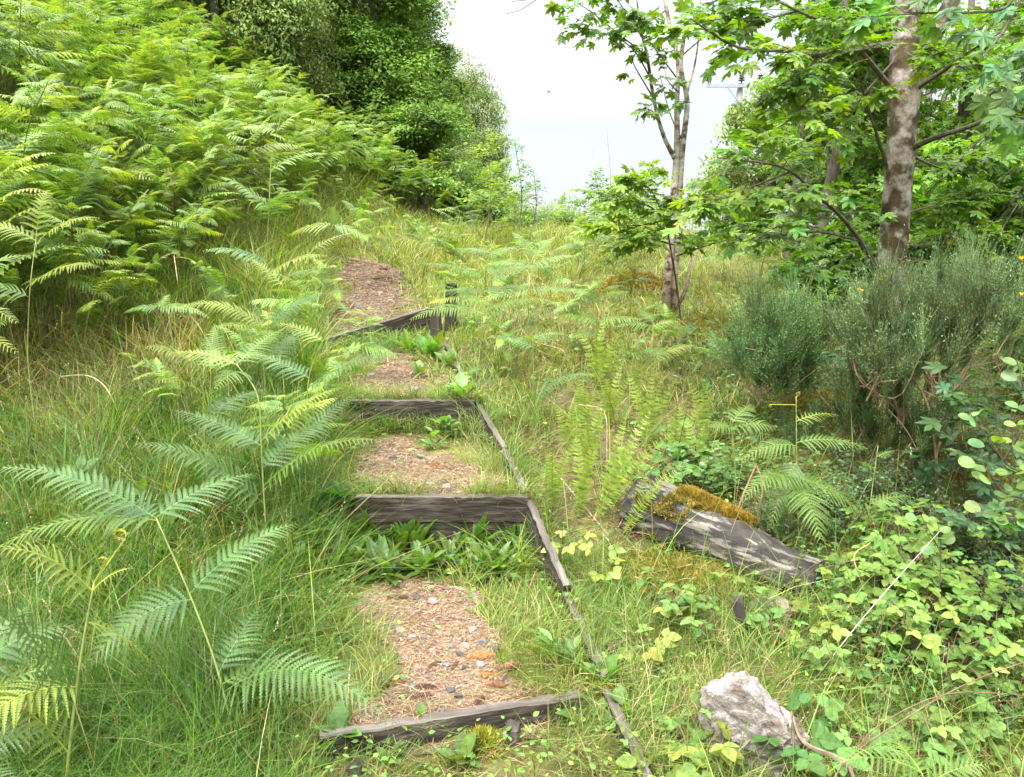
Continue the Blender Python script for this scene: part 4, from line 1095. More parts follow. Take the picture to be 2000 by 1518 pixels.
# left edge
bracken_at('bracken at the left picture edge with level yellow tipped fronds',
    [P(56, 720, 5.4), P(55, 640, 5.4), P(60, 550, 5.4), P(70, 470, 5.5)],
    [(.8, P(192, 522, 5.2), .12, .1, FERN_Y), (.98, P(196, 427, 5.4), .11, .12, FERN_Y), (.75, P(-90, 560, 5.2), .14, .1), (1, P(-60, 440, 5.4), .13, .12, FERN_Y), (1, P(95, 372, 5.6), .10, .2, FERN_Y)], 0, r=.005)
bracken_at('second bracken at the left edge, its fronds curling just into view',
    [P(-120, 800, 4.2), P(-100, 650, 4.2), P(-70, 560, 4.2)],
    [(.8, P(36, 632, 4.0), .10, .2, FERN_Y), (.7, P(34, 690, 4.0), .1, .2, FERN_Y), (1, P(60, 500, 4.4), .11, .14)], 0)
bracken_at('bracken at the left edge with drooping tips above the brown litter',
    [P(-60, 560, 6.0), P(-40, 420, 6.0), P(-10, 350, 6.1)], [(.8, P(90, 375, 5.8), .12, .15, FERN_Y), (1, P(110, 300, 6.1), .12, .12, FERN_Y), (.6, P(100, 405, 5.8), .1, .15, FERN_Y), (.5, P(130, 480, 6), .12, .1)], 1)
# middle of the slope, right of the wooden post
CM = 'slender bracken with level dark green fronds right of the wooden post'
bracken_at(CM, [P(935, 720, 7.6), P(940, 640, 7.7), P(944, 545, 7.8), P(965, 470, 7.9)],
    [(.72, P(808, 516, 7.5), .12, .06), (.74, P(1075, 522, 7.9), .13, .05), (.45, P(800, 625, 7.3), .10, .1), (.45, P(1090, 592, 7.5), .11, .1), (.88, P(1020, 482, 7.9), .12, .06), (.9, P(880, 488, 8.1), .11, .06), (.6, P(1040, 560, 8.2), .14, .04), (.6, P(850, 570, 8), .12, .04)], 0, r=.005)
bracken_at('bracken with flat tiers of fronds just right of the slender one', [P(1030, 640, 9), P(1036, 560, 9), P(1042, 500, 9.1)],
    [(.9, P(1130, 500, 9), .12, .06), (.9, P(940, 520, 9.2), .12, .06), (1, P(1000, 452, 9.4), .12, .06), (.6, P(1150, 575, 8.8), .13, .05), (.6, P(930, 590, 8.8), .11, .05), (1, P(1085, 462, 9.2), .10, .06)], 1)
bracken_at('bracken whose bright fronds spread in front of the pale forked tree', [P(1270, 740, 6.9), P(1273, 690, 6.9), P(1276, 630, 7)],
    [(.55, P(1185, 690, 6.6), .11, .08), (.55, P(1362, 675, 6.8), .12, .1, FERN_Y), (.95, P(1325, 628, 7), .09, .08, FERN_Y), (.95, P(1195, 640, 7), .09, .08), (.7, P(1290, 705, 6.4), .09, .06), (1, P(1240, 600, 7.3), .08, .06)], 0, r=.004)
bracken_at('low bluish bracken with one long frond, above the upright yellow green ferns', [P(1041, 770, 6.4), P(1042, 710, 6.4), P(1040, 662, 6.4)],
    [(.3, P(1170, 735, 6.2), .09, .14, FERN_B), (.3, P(1000, 742, 6.1), .07, .1, FERN_Y), (.9, P(960, 655, 6.5), .08, .06, FERN_B), (1, P(1110, 655, 6.6), .08, .08)], 0, r=.004)
bracken_at('bracken with dark wiry fronds halfway between the post and the pale forked tree', [P(1165, 660, 8), P(1170, 620, 8), P(1175, 580, 8.1)],
    [(.6, P(1080, 610, 8), .12, .06), (.6, P(1255, 625, 7.8), .12, .06), (1, P(1230, 570, 8.2), .1, .06), (1, P(1110, 565, 8.2), .1, .06), (.4, P(1120, 660, 7.6), .1, .05)], 1)
# right of the steps
bracken_at('bright bracken behind the mossy log with a drooping broad frond', [P(1562, 1090, 4.6), P(1558, 1000, 4.62), P(1556, 890, 4.66), P(1555, 775, 4.7)],
    [(.70, P(1438, 905, 4.6), .09, .12), (.72, P(1705, 882, 4.6), .08, .1), (.50, P(1440, 985, 4.4), .11, .16), (.45, P(1605, 1070, 4.25), .14, .18), (.5, P(1690, 1010, 4.6), .12, .1), (.85, P(1640, 812, 4.8), .04, .08, FERN_Y), (.6, P(1500, 1040, 4.5), .10, .1)], 0, r=.0045, curls=[(1, P(1560, 772, 4.7), .012), (.95, P(1505, 790, 4.7), .01)])
bracken_at('bracken with two shining fronds left of the broad frond, behind the log', [P(1436, 940, 5.0), P(1434, 880, 5.0), P(1430, 815, 5.0)],
    [(.9, P(1382, 838, 4.9), .09, .12), (.9, P(1515, 838, 4.9), .11, .12), (.95, P(1470, 790, 5.2), .09, .08), (.5, P(1370, 895, 5), .08, .08, FERN_B)], 0, r=.004)
bracken_at('young bracken with ladder like frond under the broom, right of the drooping one', [P(1690, 1060, 4.7), P(1700, 980, 4.7), P(1715, 870, 4.8)],
    [(.4, P(1640, 960, 4.6), .08, .08), (.5, P(1780, 970, 4.7), .07, .08), (.8, P(1680, 905, 4.7), .05, .06), (.9, P(1750, 880, 4.8), .04, .06), (.3, P(1740, 1020, 4.5), .08, .08)], 0, r=.0035)
bracken_at('low bracken cut by the bottom edge, right foreground', [P(1830, 1600, 2.5), P(1800, 1510, 2.55)],
    [(1, P(1610, 1500, 2.5), .07, .14), (1, P(1735, 1440, 2.75), .07, .08), (.9, P(1930, 1495, 2.5), .08, .12), (.7, P(1700, 1580, 2.4), .08, .1)], 0)
bracken_at('small bracken in the left grass at the foot of the slope', [P(300, 660, 6.6), P(310, 600, 6.6)], [(1, P(240, 612, 6.5), .07, .1), (1, P(410, 622, 6.5), .08, .1), (1, P(330, 575, 6.8), .07, .06)], 1)
bracken_at('bracken by the top tread, leaning over the grass tussock', [P(640, 480, 11), P(650, 440, 11)], [(1, P(560, 462, 11), .2, .1, FERN_Y), (1, P(720, 470, 11), .16, .1), (1, P(650, 405, 11), .14, .1)], 1)

# ---- hillside bracken: prototypes, then copies
def bracken_proto(k, H, lod, npair, n):
    """local coordinates, stem base at origin, fronds parts"""
    r = np.random.default_rng(100 + k)
    lean = A_([math.cos(r.random() * .01), 0, 0]) * r.uniform(.10, .3)
    st = [A_([0, 0, -.05]), A_([lean[0] * .3, 0, .45]) * A_([H, 1, H]), A_([lean[0] * .8, 0, .75]) * A_([H, 1, H]), A_([lean[0] * 1.5 + .1, 0, 1.0]) * A_([H, 1, H])]
    cen = curve(st, 16); parts = []
    g = Geo(); V, F = tube(cen, np.linspace(.006, .003, 16), 4, cap=False); g.add(V, F, A_([.17, .19, .05])); parts.append(('stem', g))
    az0 = math.pi / 2 + r.normal(0, .3)
    for q in range(npair):
        f = .42 + .56 * (q / max(1, npair - 1)) ** .85
        A = A_([np.interp(f, np.linspace(0, 1, 16), cen[:, j]) for j in range(3)])
        for s in (-1, 1):
            Lp = (.62 - .44 * (q / (npair - 1)) ** 1.1) * H / 1.25 * r.uniform(.85, 1.15)
            a = s * (az0 - .35 * q / npair) + r.normal(0, .22)
            el = r.normal(.06, .26)
            T = A + Lp * A_([math.cos(a) * math.cos(el), math.sin(a) * math.cos(el), math.sin(el)])
            yel = r.random() < .25
            g = Geo(); pinna(g, A, T, Lp * r.uniform(.30, .40), r.uniform(.04, .14), n, lod, (FERN_Y if yel else FERN) * 1.14 * math.exp(r.normal(0, .16)), .0025, droop=.4, up=nrm(A_([r.normal(0, .3), r.normal(-.1, .3), 1])))
            parts.append(('frond', g))
    T = cen[-1] + A_([.16, 0, .03]) * H; g = Geo(); pinna(g, cen[-1], T, .06 * H, .1, n, lod, FERN_Y, .002); parts.append(('frond', g))
    return parts

def rotz(a): return A_([[math.cos(a), -math.sin(a), 0], [math.sin(a), math.cos(a), 0], [0, 0, 1]])
# candidate positions on the hillside
EXTRA = []      # a few set out in the cluster and on the slope
for px, py, dd, s in [(560, 860, 4.7, .62), (625, 760, 5.6, .6), (470, 700, 6.2, .62), (705, 660, 7.0, .5), (360, 790, 5.6, .5), (560, 640, 7.2, .7), (440, 640, 7.6, .7), (660, 560, 9.5, .6),
        (1000, 600, 9.2, .62), (1120, 640, 8.2, .6), (1230, 600, 9.5, .55), (1080, 560, 10.5, .6), (900, 600, 8.9, .6), (1330, 690, 7.6, .55), (1010, 700, 7.2, .5), (1200, 560, 11, .6), (960, 520, 11.5, .6), (1390, 740, 7.2, .5), (1320, 560, 12, .6), (1420, 540, 12.5, .6), (1480, 560, 11.5, .6), (1140, 500, 13.5, .6), (1040, 490, 14, .6), (880, 500, 13, .7), (820, 480, 14, .7), (1240, 500, 14, .6), (700, 470, 14, .8)]:
    q = P(px, py, dd); EXTRA.append((q[0], dd, s))
# candidate positions on the hillside
cand = []
for _ in range(60000):
    y = random.uniform(5.5, 30); x = random.uniform(-13, 0)
    if y > 27 and random.random() < .5: continue
    ub = float(under_bracken(A_(x), A_(y)))
    if ub < .3 * random.random() + .05: continue
    if abs(x) > .68 * y + 1.3: continue
    cand.append((x, y))
pos = []
grid = {}
for x, y in cand:
    md = .25 + .010 * y
    cx, cy_ = int(x / .7), int(y / .7); ok = True
    for i in (-1, 0, 1):
        for j in (-1, 0, 1):
            for (a, b) in grid.get((cx + i, cy_ + j), []):
                if (a - x) ** 2 + (b - y) ** 2 < md * md: ok = False; break
    if ok: pos.append((x, y)); grid.setdefault((cx, cy_), []).append((x, y))
# extra bracken far on the crest and right slope
for _ in range(26):
    pos.append((random.uniform(-1.2, 4.2), random.uniform(17, 30)))
for px, py, d in [(700, 480, 12), (860, 470, 13), (1140, 520, 12), (1190, 470, 14), (1240, 470, 15), (1100, 470, 15), (900, 455, 15), (1480, 520, 12), (1530, 480, 13), (1620, 500, 12)]:
    q = P(px, py, d); pos.append((q[0], q[1]))
SKIRT = []
for _ in range(74):
    y = 6.8 + 21 * random.random() ** 1.2; fx = float(np.interp(y, [0, 5, 7.5, 9.5, 12, 15, 17, 21, 25, 30], [-4.6, -4.3, -3.95, -3.85, -3.8, -3.65, -3.4, -1.9, -.9, .2]))
    SKIRT.append((fx + random.uniform(-.7, .35), y))
pos.sort(key=lambda p: p[1])
protosA = [bracken_proto(k, 1.35, 1, 8, 17) for k in range(9)]
protosB = [bracken_proto(k + 20, 1.4, 1, 8, 15) for k in range(10)]
meshA = [[(nm, g.mesh('bracken_' + nm, [M['fern'], M['stalk']] if nm == 'frond' else M['stalk'])) for nm, g in pr] for pr in protosA]
def joined(pr):
    g = Geo()
    for nm, q in pr:
        for i in range(len(q.m)):
            q.m[i] = q.m[i] if nm == 'frond' else np.full_like(q.m[i], 1)
        g.merge(q)
    return g
joinB = [joined(pr) for pr in protosB]
meshB = [g.mesh('bracken_plant', [M['fern'], M['stalk']]) for g in joinB]
meshS = [joined(bracken_proto(k + 40, 1.35, 1, 7, 17)).mesh('bracken_plant', [M['fern'], M['stalk']]) for k in range(4)]
rest = Geo(); nA = 0; nB = 0
for k, (x, y, s) in enumerate(EXTRA):
    b = on(x, y, -.03); t = thing('bracken', b, 'mid sized bracken in the grass beside the cluster left of the path' if x < xl(y) else 'mid sized bracken scattered over the grass slope right of the path', 'bracken fern', 'brackens by the left cluster' if x < xl(y) else 'brackens on the grass slope right of the path')
    for nm, me in meshA[k % 9]:
        o = bpy.data.objects.new(nm, me); COL.objects.link(o); o.parent = t
    t.rotation_euler = (0, 0, random.uniform(-3, 3)); t.scale = (s, s, s)
for k, (x, y) in enumerate(pos):
    steep = 1.0
    s = random.uniform(.62, 1.28); a = random.uniform(-.9, .9) - .5 + (0 if random.random() < .8 else random.uniform(-3, 3))
    if y > 17 and x > -1: s *= .7
    b = on(x, y, -.03)
    if y < 10.2 and nA < 46:
        t = thing('bracken', b, 'tall bracken in the dense stand covering the left bank', 'bracken fern', 'bracken covering the left bank')
        for nm, me in meshA[k % 9]:
            o = bpy.data.objects.new(nm, me); COL.objects.link(o); o.parent = t
        t.rotation_euler = (random.gauss(0, .12), random.gauss(0, .12), a); t.scale = (s, s, s); nA += 1
    elif nA + nB < 160:
        o = bpy.data.objects.new('bracken', meshB[k % 10]); COL.objects.link(o)
        o.location = Vector(b.tolist()); o.rotation_euler = (random.gauss(0, .14), random.gauss(0, .14), a); o.scale = (s, s, s * random.uniform(.85, 1.15)); nB += 1
        if y < 15 and x < -2: tag(o, 'bracken among the many fronds rising up the left hillside', 'bracken fern', 'bracken covering the left hillside')
        else: tag(o, 'small distant bracken among others on the upper slope', 'bracken fern', 'distant bracken on the upper slope')
    else:
        rest.merge(joinB[k % 10], rotz(a) * s, b)
for k, (x, y) in enumerate(SKIRT):
    s = random.uniform(.5, .82); b = on(x, y, -.03)
    o = bpy.data.objects.new('bracken', meshS[k % 4]); COL.objects.link(o); o.location = Vector(b.tolist()); o.rotation_euler = (0, 0, random.uniform(-1.2, .8)); o.scale = (s, s, s)
    tag(o, 'short bracken along the lower edge of the stand on the left bank', 'bracken fern', 'short bracken along the foot of the stand')
print('bracken', len(pos), nA, nB)
if rest.n: tag(rest.obj('bracken_thicket', [M['fern'], M['stalk']]), 'distant mass of bracken running up to the trees', 'bracken', kind='stuff')

# ================================================================== upright ladder ferns
def ladder_fern(px, py, d, nf, h, lab, lean=(0, 0), spread=.35, colr=(.215, .295, .045), grp='upright ladder ferns right of the steps'):
    b = on(P(px, py, d)[0], d); t = thing('ladder_fern', b, lab, 'fern', grp)
    for q in range(max(3, int(nf * .8))):
        a = q * 2.4 + random.uniform(-.4, .4); sp = spread * random.uniform(.3, 1.2); hh = h * random.uniform(.75, 1.1)
        tip = b + A_([math.cos(a) * sp * hh + lean[0] * hh, math.sin(a) * sp * hh + lean[1] * hh, hh])
        midp = b + (tip - b) * .55 + A_([0, 0, .06 * hh]) - A_([math.cos(a), math.sin(a), 0]) * .02
        cen = curve([b, midp, tip], 40); tan = nrm(np.gradient(cen, axis=0)); face = nrm(A_([-tip[0] * .3 + random.gauss(0, .3), -1, .3]))
        sd_ = nrm(np.cross(tan, face)); nn = np.cross(sd_, tan)
        n = 21; ts = .10 + .9 * np.arange(n) / n; idx = (ts * 39).astype(int)
        g = Geo()
        for s in (-1, 1):
            l = .052 * (h / .45) ** .5 * np.minimum(1, (1 - ts) ** .55 * 1.25) * np.minimum(1, .35 + ts * 2.2) * rng.uniform(.9, 1.1, n)
            dv = s * sd_[idx] + tan[idx] * .30 + nn[idx] * rng.normal(.1, .05, (n, 1))
            T = (A_([(-.5, 0, 0), (.5, 0, 0), (.42, .5, .05), (.05, 1, -.04), (-.42, .5, .05)]) * A_([hh / n * .62 / .055, 1, 1]), [A_([[0, 1, 2, 4]]), A_([[4, 2, 3]])])
            leaves(g, T, cen[idx], dv, nn[idx], l, vary(colr, n, .13, .08))
        V, F = tube(cen, np.linspace(.0028, .001, 40), 4, cap=False); g.add(V, F, A_([.2, .16, .05]), 1)
        g.obj('frond', [M['fern'], M['stalk']], t)
LF = [(1080, 960, 5.0, 7, .36, 'ladder fern nearest the edging board of the second tread'), (1150, 900, 5.5, 7, .40, 'pale ladder fern with thin upright fronds in the front row'),
    (1140, 800, 6.2, 9, .38, 'dense ladder fern clump on the dark hummock'), (1190, 790, 6.4, 7, .42, 'tall ladder fern immediately right of the dense clump'), (1265, 830, 6.0, 8, .46, 'ladder fern with a broad spear shaped frond in the middle of the row'),
    (1320, 830, 5.8, 6, .36, 'ladder fern with one wide yellow frond, right of the row'), (1365, 860, 5.6, 6, .36, 'small ladder fern between the row and the shining bracken'), (1415, 920, 5.4, 6, .28, 'short ladder fern just behind the mossy log'),
    (1165, 740, 7.2, 6, .50, 'tallest ladder fern, high on the slope below the pale forked tree'), (1110, 860, 5.8, 6, .34, 'thin ladder fern in the shade left of the dense clump'), (1240, 760, 6.8, 6, .34, 'ladder fern behind the row beneath the bright bracken'),
    (1185, 730, 7.3, 4, .46, 'narrow ladder fern behind the tallest one'), (1375, 790, 6.2, 4, .42, 'single spire ladder fern left of the broom')]
for px, py, d, nf, h, lab in LF: ladder_fern(px, py, d, nf, h * 1.3, lab)
ladder_fern(1165, 1020, 4.9, 8, .62, 'leaning ladder fern whose fronds point to the mossy log', lean=(.45, 0), spread=.35)
ladder_fern(1215, 1060, 4.75, 6, .45, 'bright ladder fern arching right against the log end', lean=(.65, .1), spread=.3)
ladder_fern(1130, 1010, 4.9, 5, .52, 'ladder fern with blurred pale fronds left of the leaning one', lean=(.1, 0))
# ================================================================== leafy herbs, brambles, broom, shrubs
LEAF_LANCE = (A_([(0, 0, 0), (.05, .12, .02), (.13, .38, .05), (.13, .6, .05), (.06, .86, .0), (0, 1, -.06), (-.06, .86, 0), (-.13, .6, .05), (-.13, .38, .05), (-.05, .12, .02), (0, .4, -.0), (0, .7, -.02)]),
              [A_([[0, 1, 2, 10], [10, 2, 3, 11], [11, 3, 4, 5], [0, 10, 8, 9], [10, 11, 7, 8], [11, 5, 6, 7]])])
def scaled(t, sx): return (t[0] * A_([sx, 1, 1]), t[1])

def rosette(name, lab, cat, b, n, ln, col, tmpl, el=(.15, .9), grp=None, droop=.3, tall=0.0):
    t = thing(name, b, lab, cat, grp)
    g = Geo(); a = rng.random(n) * 6.283; e = rng.uniform(*el, n)
    d = np.stack([np.cos(a) * np.cos(e), np.sin(a) * np.cos(e), np.sin(e)], -1)
    nr = nrm(np.stack([-np.cos(a) * np.sin(e), -np.sin(a) * np.sin(e), np.cos(e)], -1) + rng.normal(0, .2, (n, 3)))
    pos = b + A_([0, 0, .01]) + d * .02 + UP * (rng.random(n) * tall)[:, None]
    leaves(g, tmpl, pos, d, nr, ln * rng.uniform(.6, 1.15, n), vary(col, n, .18, .10))
    g.obj('leaves', M['leaf'], t)
    if tall > .03:
        g = Geo(); V, F = tube([b - A_([0, 0, .02]), b + A_([.01, 0, tall * .6]), b + A_([.0, .01, tall])], [.003, .0025, .002], 4); g.add(V, F, A_([.2, .24, .07])); g.obj('stem', M['stalk'], t)
    return t
HB = 'leafy herbs at the foot of the second step'
hl = 'lance leaved herb in the lush patch at the foot of the second step'
for k in range(34):
    px, py = random.uniform(655, 985), random.uniform(1085, 1135)
    rosette('leafy_herb', hl, 'herb', gp(px, py), random.randint(7, 13), random.uniform(.12, .23), (.115, .195, .04), scaled(LEAF_LANCE, random.uniform(1.0, 1.6)), (.1, 1.25), HB)
for k in range(16):
    px, py = random.uniform(690, 1030), random.uniform(1078, 1090)
    rosette('leafy_herb', 'taller lance leaved herb hard against the lower plank of the second step', 'herb', gp(px, py) * A_([1, 1, 0]) + A_([0, 0, .05]), 8, random.uniform(.2, .27), (.11, .20, .04), scaled(LEAF_LANCE, 1.1), (.7, 1.4), 'taller herbs against the second step')
for k in range(9):
    px, py = random.uniform(985, 1050), random.uniform(1085, 1125)
    rosette('leafy_herb', 'lance leaved herb in the lush patch at the foot of the second step', 'herb', gp(px, py), 8, .13, (.16, .26, .06), scaled(LEAF_LANCE, 1.1), (.4, 1.2), HB)
for k in range(26):
    px, py = random.uniform(575, 685), random.uniform(1010, 1150)
    rosette('leafy_herb', 'broad dark leaved herb beside the left end of the second step', 'herb', gp(px, py), 7, .12, (.075, .17, .035), scaled(LEAF_OVATE, .75), (.3, 1.1), 'broad leaved herbs left of the second step', tall=random.uniform(0, .12))
dock = scaled(LEAF_LANCE, 1.7)
for px, py, lab, n, ln in [(845, 705, 'pale green dock with broad upright leaves below the wooden post', 11, .30), (800, 690, 'dock with broad leaves under the slanting top board', 9, .24), (880, 720, 'small dock in the grass right of the third tread', 8, .2), (820, 740, 'low dock at the right of the third tread', 7, .16)]:
    rosette('dock_plant', lab, 'dock', gp(px, py), n, ln, (.14, .24, .05), dock, (.6, 1.35))
for px, py, lab, n, ln in [(868, 862, 'nettle like weed growing up the right half of the third step board', 16, .12), (905, 835, 'broad leaf weed at the right end of the third step board', 8, .2), (848, 880, 'small leafy weed below the third step board', 10, .10)]:
    rosette('weed', lab, 'weed', gp(px, py), n, ln, (.13, .23, .06), scaled(LEAF_OVATE, .9), (.0, 1.0), tall=.14)
for px, py, lab, n, ln in [(665, 1440, 'crinkled dandelion like plant at the left end of the front board', 7, .11), (640, 1480, 'low leafy weed in the grass below the front board', 8, .10), (760, 1490, 'round leaved weed in front of the front board', 8, .07), (830, 1440, 'small clover like weed by the dark peg at the front board', 7, .05), (1150, 1415, 'long leaved plantain at the corner of the lowest edging board', 8, .17), (1085, 1300, 'tall thin leaved weed in the grass right of the cones', 9, .10), (1120, 1320, 'young willow herb beside the lowest edging board', 9, .09), (1180, 1340, 'leafy weed outside the lowest edging board', 8, .12), (1215, 1420, 'seedling with oval leaves over the lowest edging board', 7, .10), (900, 1495, 'pale lobed weed in the bottom foreground', 8, .10)]:
    rosette('weed', lab, 'weed', gp(px, py), n, ln, (.12, .21, .05), scaled(LEAF_LANCE, 1.5) if 'long' in lab or 'thin' in lab or 'willow' in lab else scaled(LEAF_OVATE, .9), (.1, 1.1), tall=.10 if 'tall' in lab or 'willow' in lab or 'seedling' in lab else 0.0)

for k in range(26):
    px, py = random.uniform(150, 640), random.uniform(900, 1500)
    q = gp(px, py)
    if q[0] > xl(q[1]) - .1: continue
    rosette('weed', 'broad leaved weed scattered in the long grass left of the steps', 'weed', q, 7, random.uniform(.09, .15), (.11, .20, .045), scaled(LEAF_OVATE, .8) if k % 2 else scaled(LEAF_LANCE, 1.4), (.3, 1.2), 'weeds in the left grass', tall=random.uniform(.05, .2))
# grass tussocks that stand out
def tussock(px, py, n, h, col, lab, lean=.3, bend=.8, w=.006, spread=.05, d=None):
    b = gp(px, py) if d is None else on(P(px, py, d)[0], d)
    g = Geo(); Pt = b + np.concatenate([rng.normal(0, spread, (n, 2)), np.full((n, 1), -.01)], 1)
    V, F, k = blades(Pt, h * rng.uniform(.6, 1.15, n), rng.uniform(.6, 1.2, n) * w, rng.random(n) * 6.28, np.abs(rng.normal(lean, .2, n)), np.abs(rng.normal(bend, .3, n)), 6)
    g.add(V, F, rep(vary(col, n, .18, .12), k))
    tag(g.obj('grass_tuft', M['grass'], loc=b), lab, 'grass tuft')
tussock(1000, 1120, 34, .38, (0.204, 0.274, 0.056), 'yellow green grass tuft with long arching blades at the end of the second step')
tussock(1060, 1090, 26, .34, (0.163, 0.251, 0.056), 'grass tuft leaning on the edging board near the second step')
tussock(770, 842, 90, .30, (0.163, 0.220, 0.056), 'straw green grass tuft hanging over the left half of the third step board', .35, .9, .005)
tussock(700, 830, 60, .30, (0.136, 0.213, 0.049), 'grass tuft at the left end of the third step board', .3, .8, .005)
tussock(630, 605, 120, .42, (0.231, 0.228, 0.077), 'straw coloured grass tussock at the left of the top tread', .4, .9, .007, .07)
tussock(730, 690, 110, .36, (0.088, 0.175, 0.035), 'dark green rushy tuft under the slanting top board', .5, .9, .007, .09)
tussock(775, 680, 70, .34, (0.102, 0.190, 0.035), 'second rushy tuft under the slanting top board', .5, .9, .007, .07)
tussock(960, 930, 60, .34, (0.224, 0.274, 0.077), 'tall fine grass tuft beside the edging of the second tread', .15, .35, .004)
tussock(935, 860, 60, .34, (0.224, 0.258, 0.084), 'fine yellow grass tuft at the right end of the third step', .15, .4, .004)
tussock(955, 840, 50, .46, (0.150, 0.243, 0.056), 'upright grass tuft outside the edging, right of the third step', .1, .3, .007)
tussock(1035, 850, 50, .55, (0.150, 0.236, 0.056), 'tall upright grass clump left of the ladder ferns', .1, .3, .007, .06)
tussock(480, 1250, 60, .45, (0.095, 0.198, 0.042), 'long bladed grass clump between the two front brackens', .3, .9, .006, .07)
tussock(600, 1330, 70, .34, (0.122, 0.213, 0.042), 'grass tuft left of the lowest tread', .4, .8, .004, .08)
tussock(700, 1230, 80, .24, (0.190, 0.236, 0.063), 'fine yellowish grass tuft on the left edge of the lowest tread', .4, .8, .0035, .10)
tussock(1040, 1240, 70, .22, (0.204, 0.266, 0.063), 'fine bright grass tuft on the right edge of the lowest tread', .4, .8, .0035, .10)
tussock(1230, 1240, 80, .34, (0.136, 0.228, 0.049), 'long grass outside the lowest edging board', .3, .9, .004, .09)
tussock(1200, 1180, 60, .34, (0.136, 0.236, 0.049), 'deep green grass tuft below the ladder ferns', .3, .9, .004, .08)

tussock(815, 962, 50, .16, (.20, .22, .06), 'short straw green grass behind the middle of the second step board', .4, .8, .0032, .10)
tussock(940, 965, 60, .18, (.20, .23, .06), 'wispy grass at the right end of the second tread', .4, .7, .0032, .09)
tussock(900, 910, 60, .15, (.22, .22, .07), 'thin dry grass on the right of the second tread', .4, .7, .003, .05)
tussock(760, 775, 50, .16, (.18, .22, .06), 'grass growing through the third tread at its front edge', .4, .8, .004, .10)
tussock(870, 765, 50, .16, (.22, .23, .07), 'straw grass at the right front of the third tread', .4, .8, .004, .10)
tussock(820, 1420, 40, .12, (.15, .21, .05), 'short grass sprouting in front of the middle of the front board', .5, .8, .0026, .08)
tussock(720, 1470, 50, .2, (.14, .21, .05), 'grass clump in front of the left part of the front board', .5, .8, .003, .08)
tussock(1090, 1470, 50, .18, (.18, .22, .06), 'grass clump right of the round peg at the front board', .5, .8, .003, .08)
tussock(1085, 1010, 60, .26, (.19, .24, .06), 'grass tuft spilling over the thick edging board at its top', .4, .8, .0035, .07)
tussock(1130, 1120, 60, .24, (.18, .23, .055), 'grass tuft covering the joint of the pale edging board', .4, .8, .0035, .07)
tussock(1060, 960, 50, .26, (.20, .25, .06), 'yellowish grass tuft outside the end of the second step board', .35, .7, .0035, .06)
tussock(1015, 890, 60, .3, (.21, .25, .07), 'wispy grass half hiding the edging of the second tread', .25, .6, .0035, .07)
tussock(1245, 1420, 60, .24, (.17, .23, .05), 'grass tuft beside the bottom end of the lowest edging board', .4, .8, .0032, .07)
tussock(1150, 1290, 60, .2, (.19, .25, .06), 'grass tuft inside the lowest edging board, right of the cones', .4, .8, .003, .08)
# straight dead stalks
def stalk(pts, r, lab, mat='dry', col=(.36, .27, .18), name='dead_stalk'):
    pts = [A_(p, dtype=float) for p in pts]
    if pts[-1][2] - G(pts[-1][0], pts[-1][1]) < pts[0][2] - G(pts[0][0], pts[0][1]): pts = pts[::-1]
    if pts[0][2] - G(pts[0][0], pts[0][1]) > .04: pts = [on(pts[0][0] + (pts[0][0] - pts[1][0]) * .15, pts[0][1] + (pts[0][1] - pts[1][1]) * .15, -.01)] + pts
    g = Geo(); V, F = tube(curve(pts, 16), np.linspace(r, r * .6, 16), 5); g.add(V, F, col)
    b = pts[0]; tag(g.obj(name, M[mat], loc=b), lab, 'stalk')
stalk([gp(1583, 1340), P(1700, 1190, 3.6), P(1835, 1038, 3.9)], .0028, 'long pale straight straw slanting over the brambles on the right', col=(.46, .40, .33))
stalk([P(1440, 1150, 4.3) * A_([1, 1, 1]), P(1665, 1095, 4.2)], .002, 'thin dead straw lying across the end of the log')
stalk([P(1075, 910, 5.3), P(1200, 1060, 4.7)], .006, 'pinkish dead stalk slanting through the ladder ferns')
stalk([P(1185, 880, 5.6), P(1180, 805, 5.7), P(1130, 790, 5.8)], .006, 'broken tan stalk among the ladder ferns')
stalk([P(1010, 630, 8.2), P(1040, 665, 8.0), P(1100, 685, 7.8), P(1098, 715, 7.8)], .006, 'bent dead stalk on the slope right of the wooden post')
stalk([gp(346, 460), P(340, 380, 9.2), P(328, 330, 9.2)], .008, 'leaning dead brown bracken stem in the stand on the left bank', col=(.30, .19, .11))
stalk([gp(185, 500), P(250, 420, 8.6), P(290, 370, 8.7)], .009, 'fallen dead bracken stem slanting in the left shade', col=(.40, .27, .15))
stalk([P(132, 480, 7.4), P(135, 400, 7.4)], .009, 'short broken brown stem on the left bank', col=(.28, .17, .10))
stalk([gp(352, 610), P(348, 560, 7.6), P(340, 500, 7.7)], .006, 'thin pink brown stem in the grass of the left slope', col=(.5, .34, .22))
stalk([gp(248, 860), P(215, 770, 5.6), P(175, 735, 5.7), P(120, 735, 5.8)], .0035, 'bent straw arching over the left grass slope', col=(.6, .5, .26))
stalk([P(1445, 985, 4.9), P(1478, 905, 4.95)], .007, 'reddish bare twig beside the mossy log', col=(.38, .22, .14))
stalk([P(1480, 1010, 4.8), P(1490, 950, 4.8), P(1478, 910, 4.85)], .006, 'forked reddish twig rising behind the mossy log', col=(.38, .22, .14))
stalk([P(1545, 1390, 3.0), P(1570, 1450, 2.9), P(1660, 1500, 2.75)], .010, 'dark bent dead branch right of the white rock', col=(.22, .15, .11))
stalk([P(1700, 1060, 4.3), P(1668, 1095, 4.2), P(1722, 1210, 4.0)], .005, 'orange dead fern stalk bent over beside the brambles', col=(.55, .30, .12))
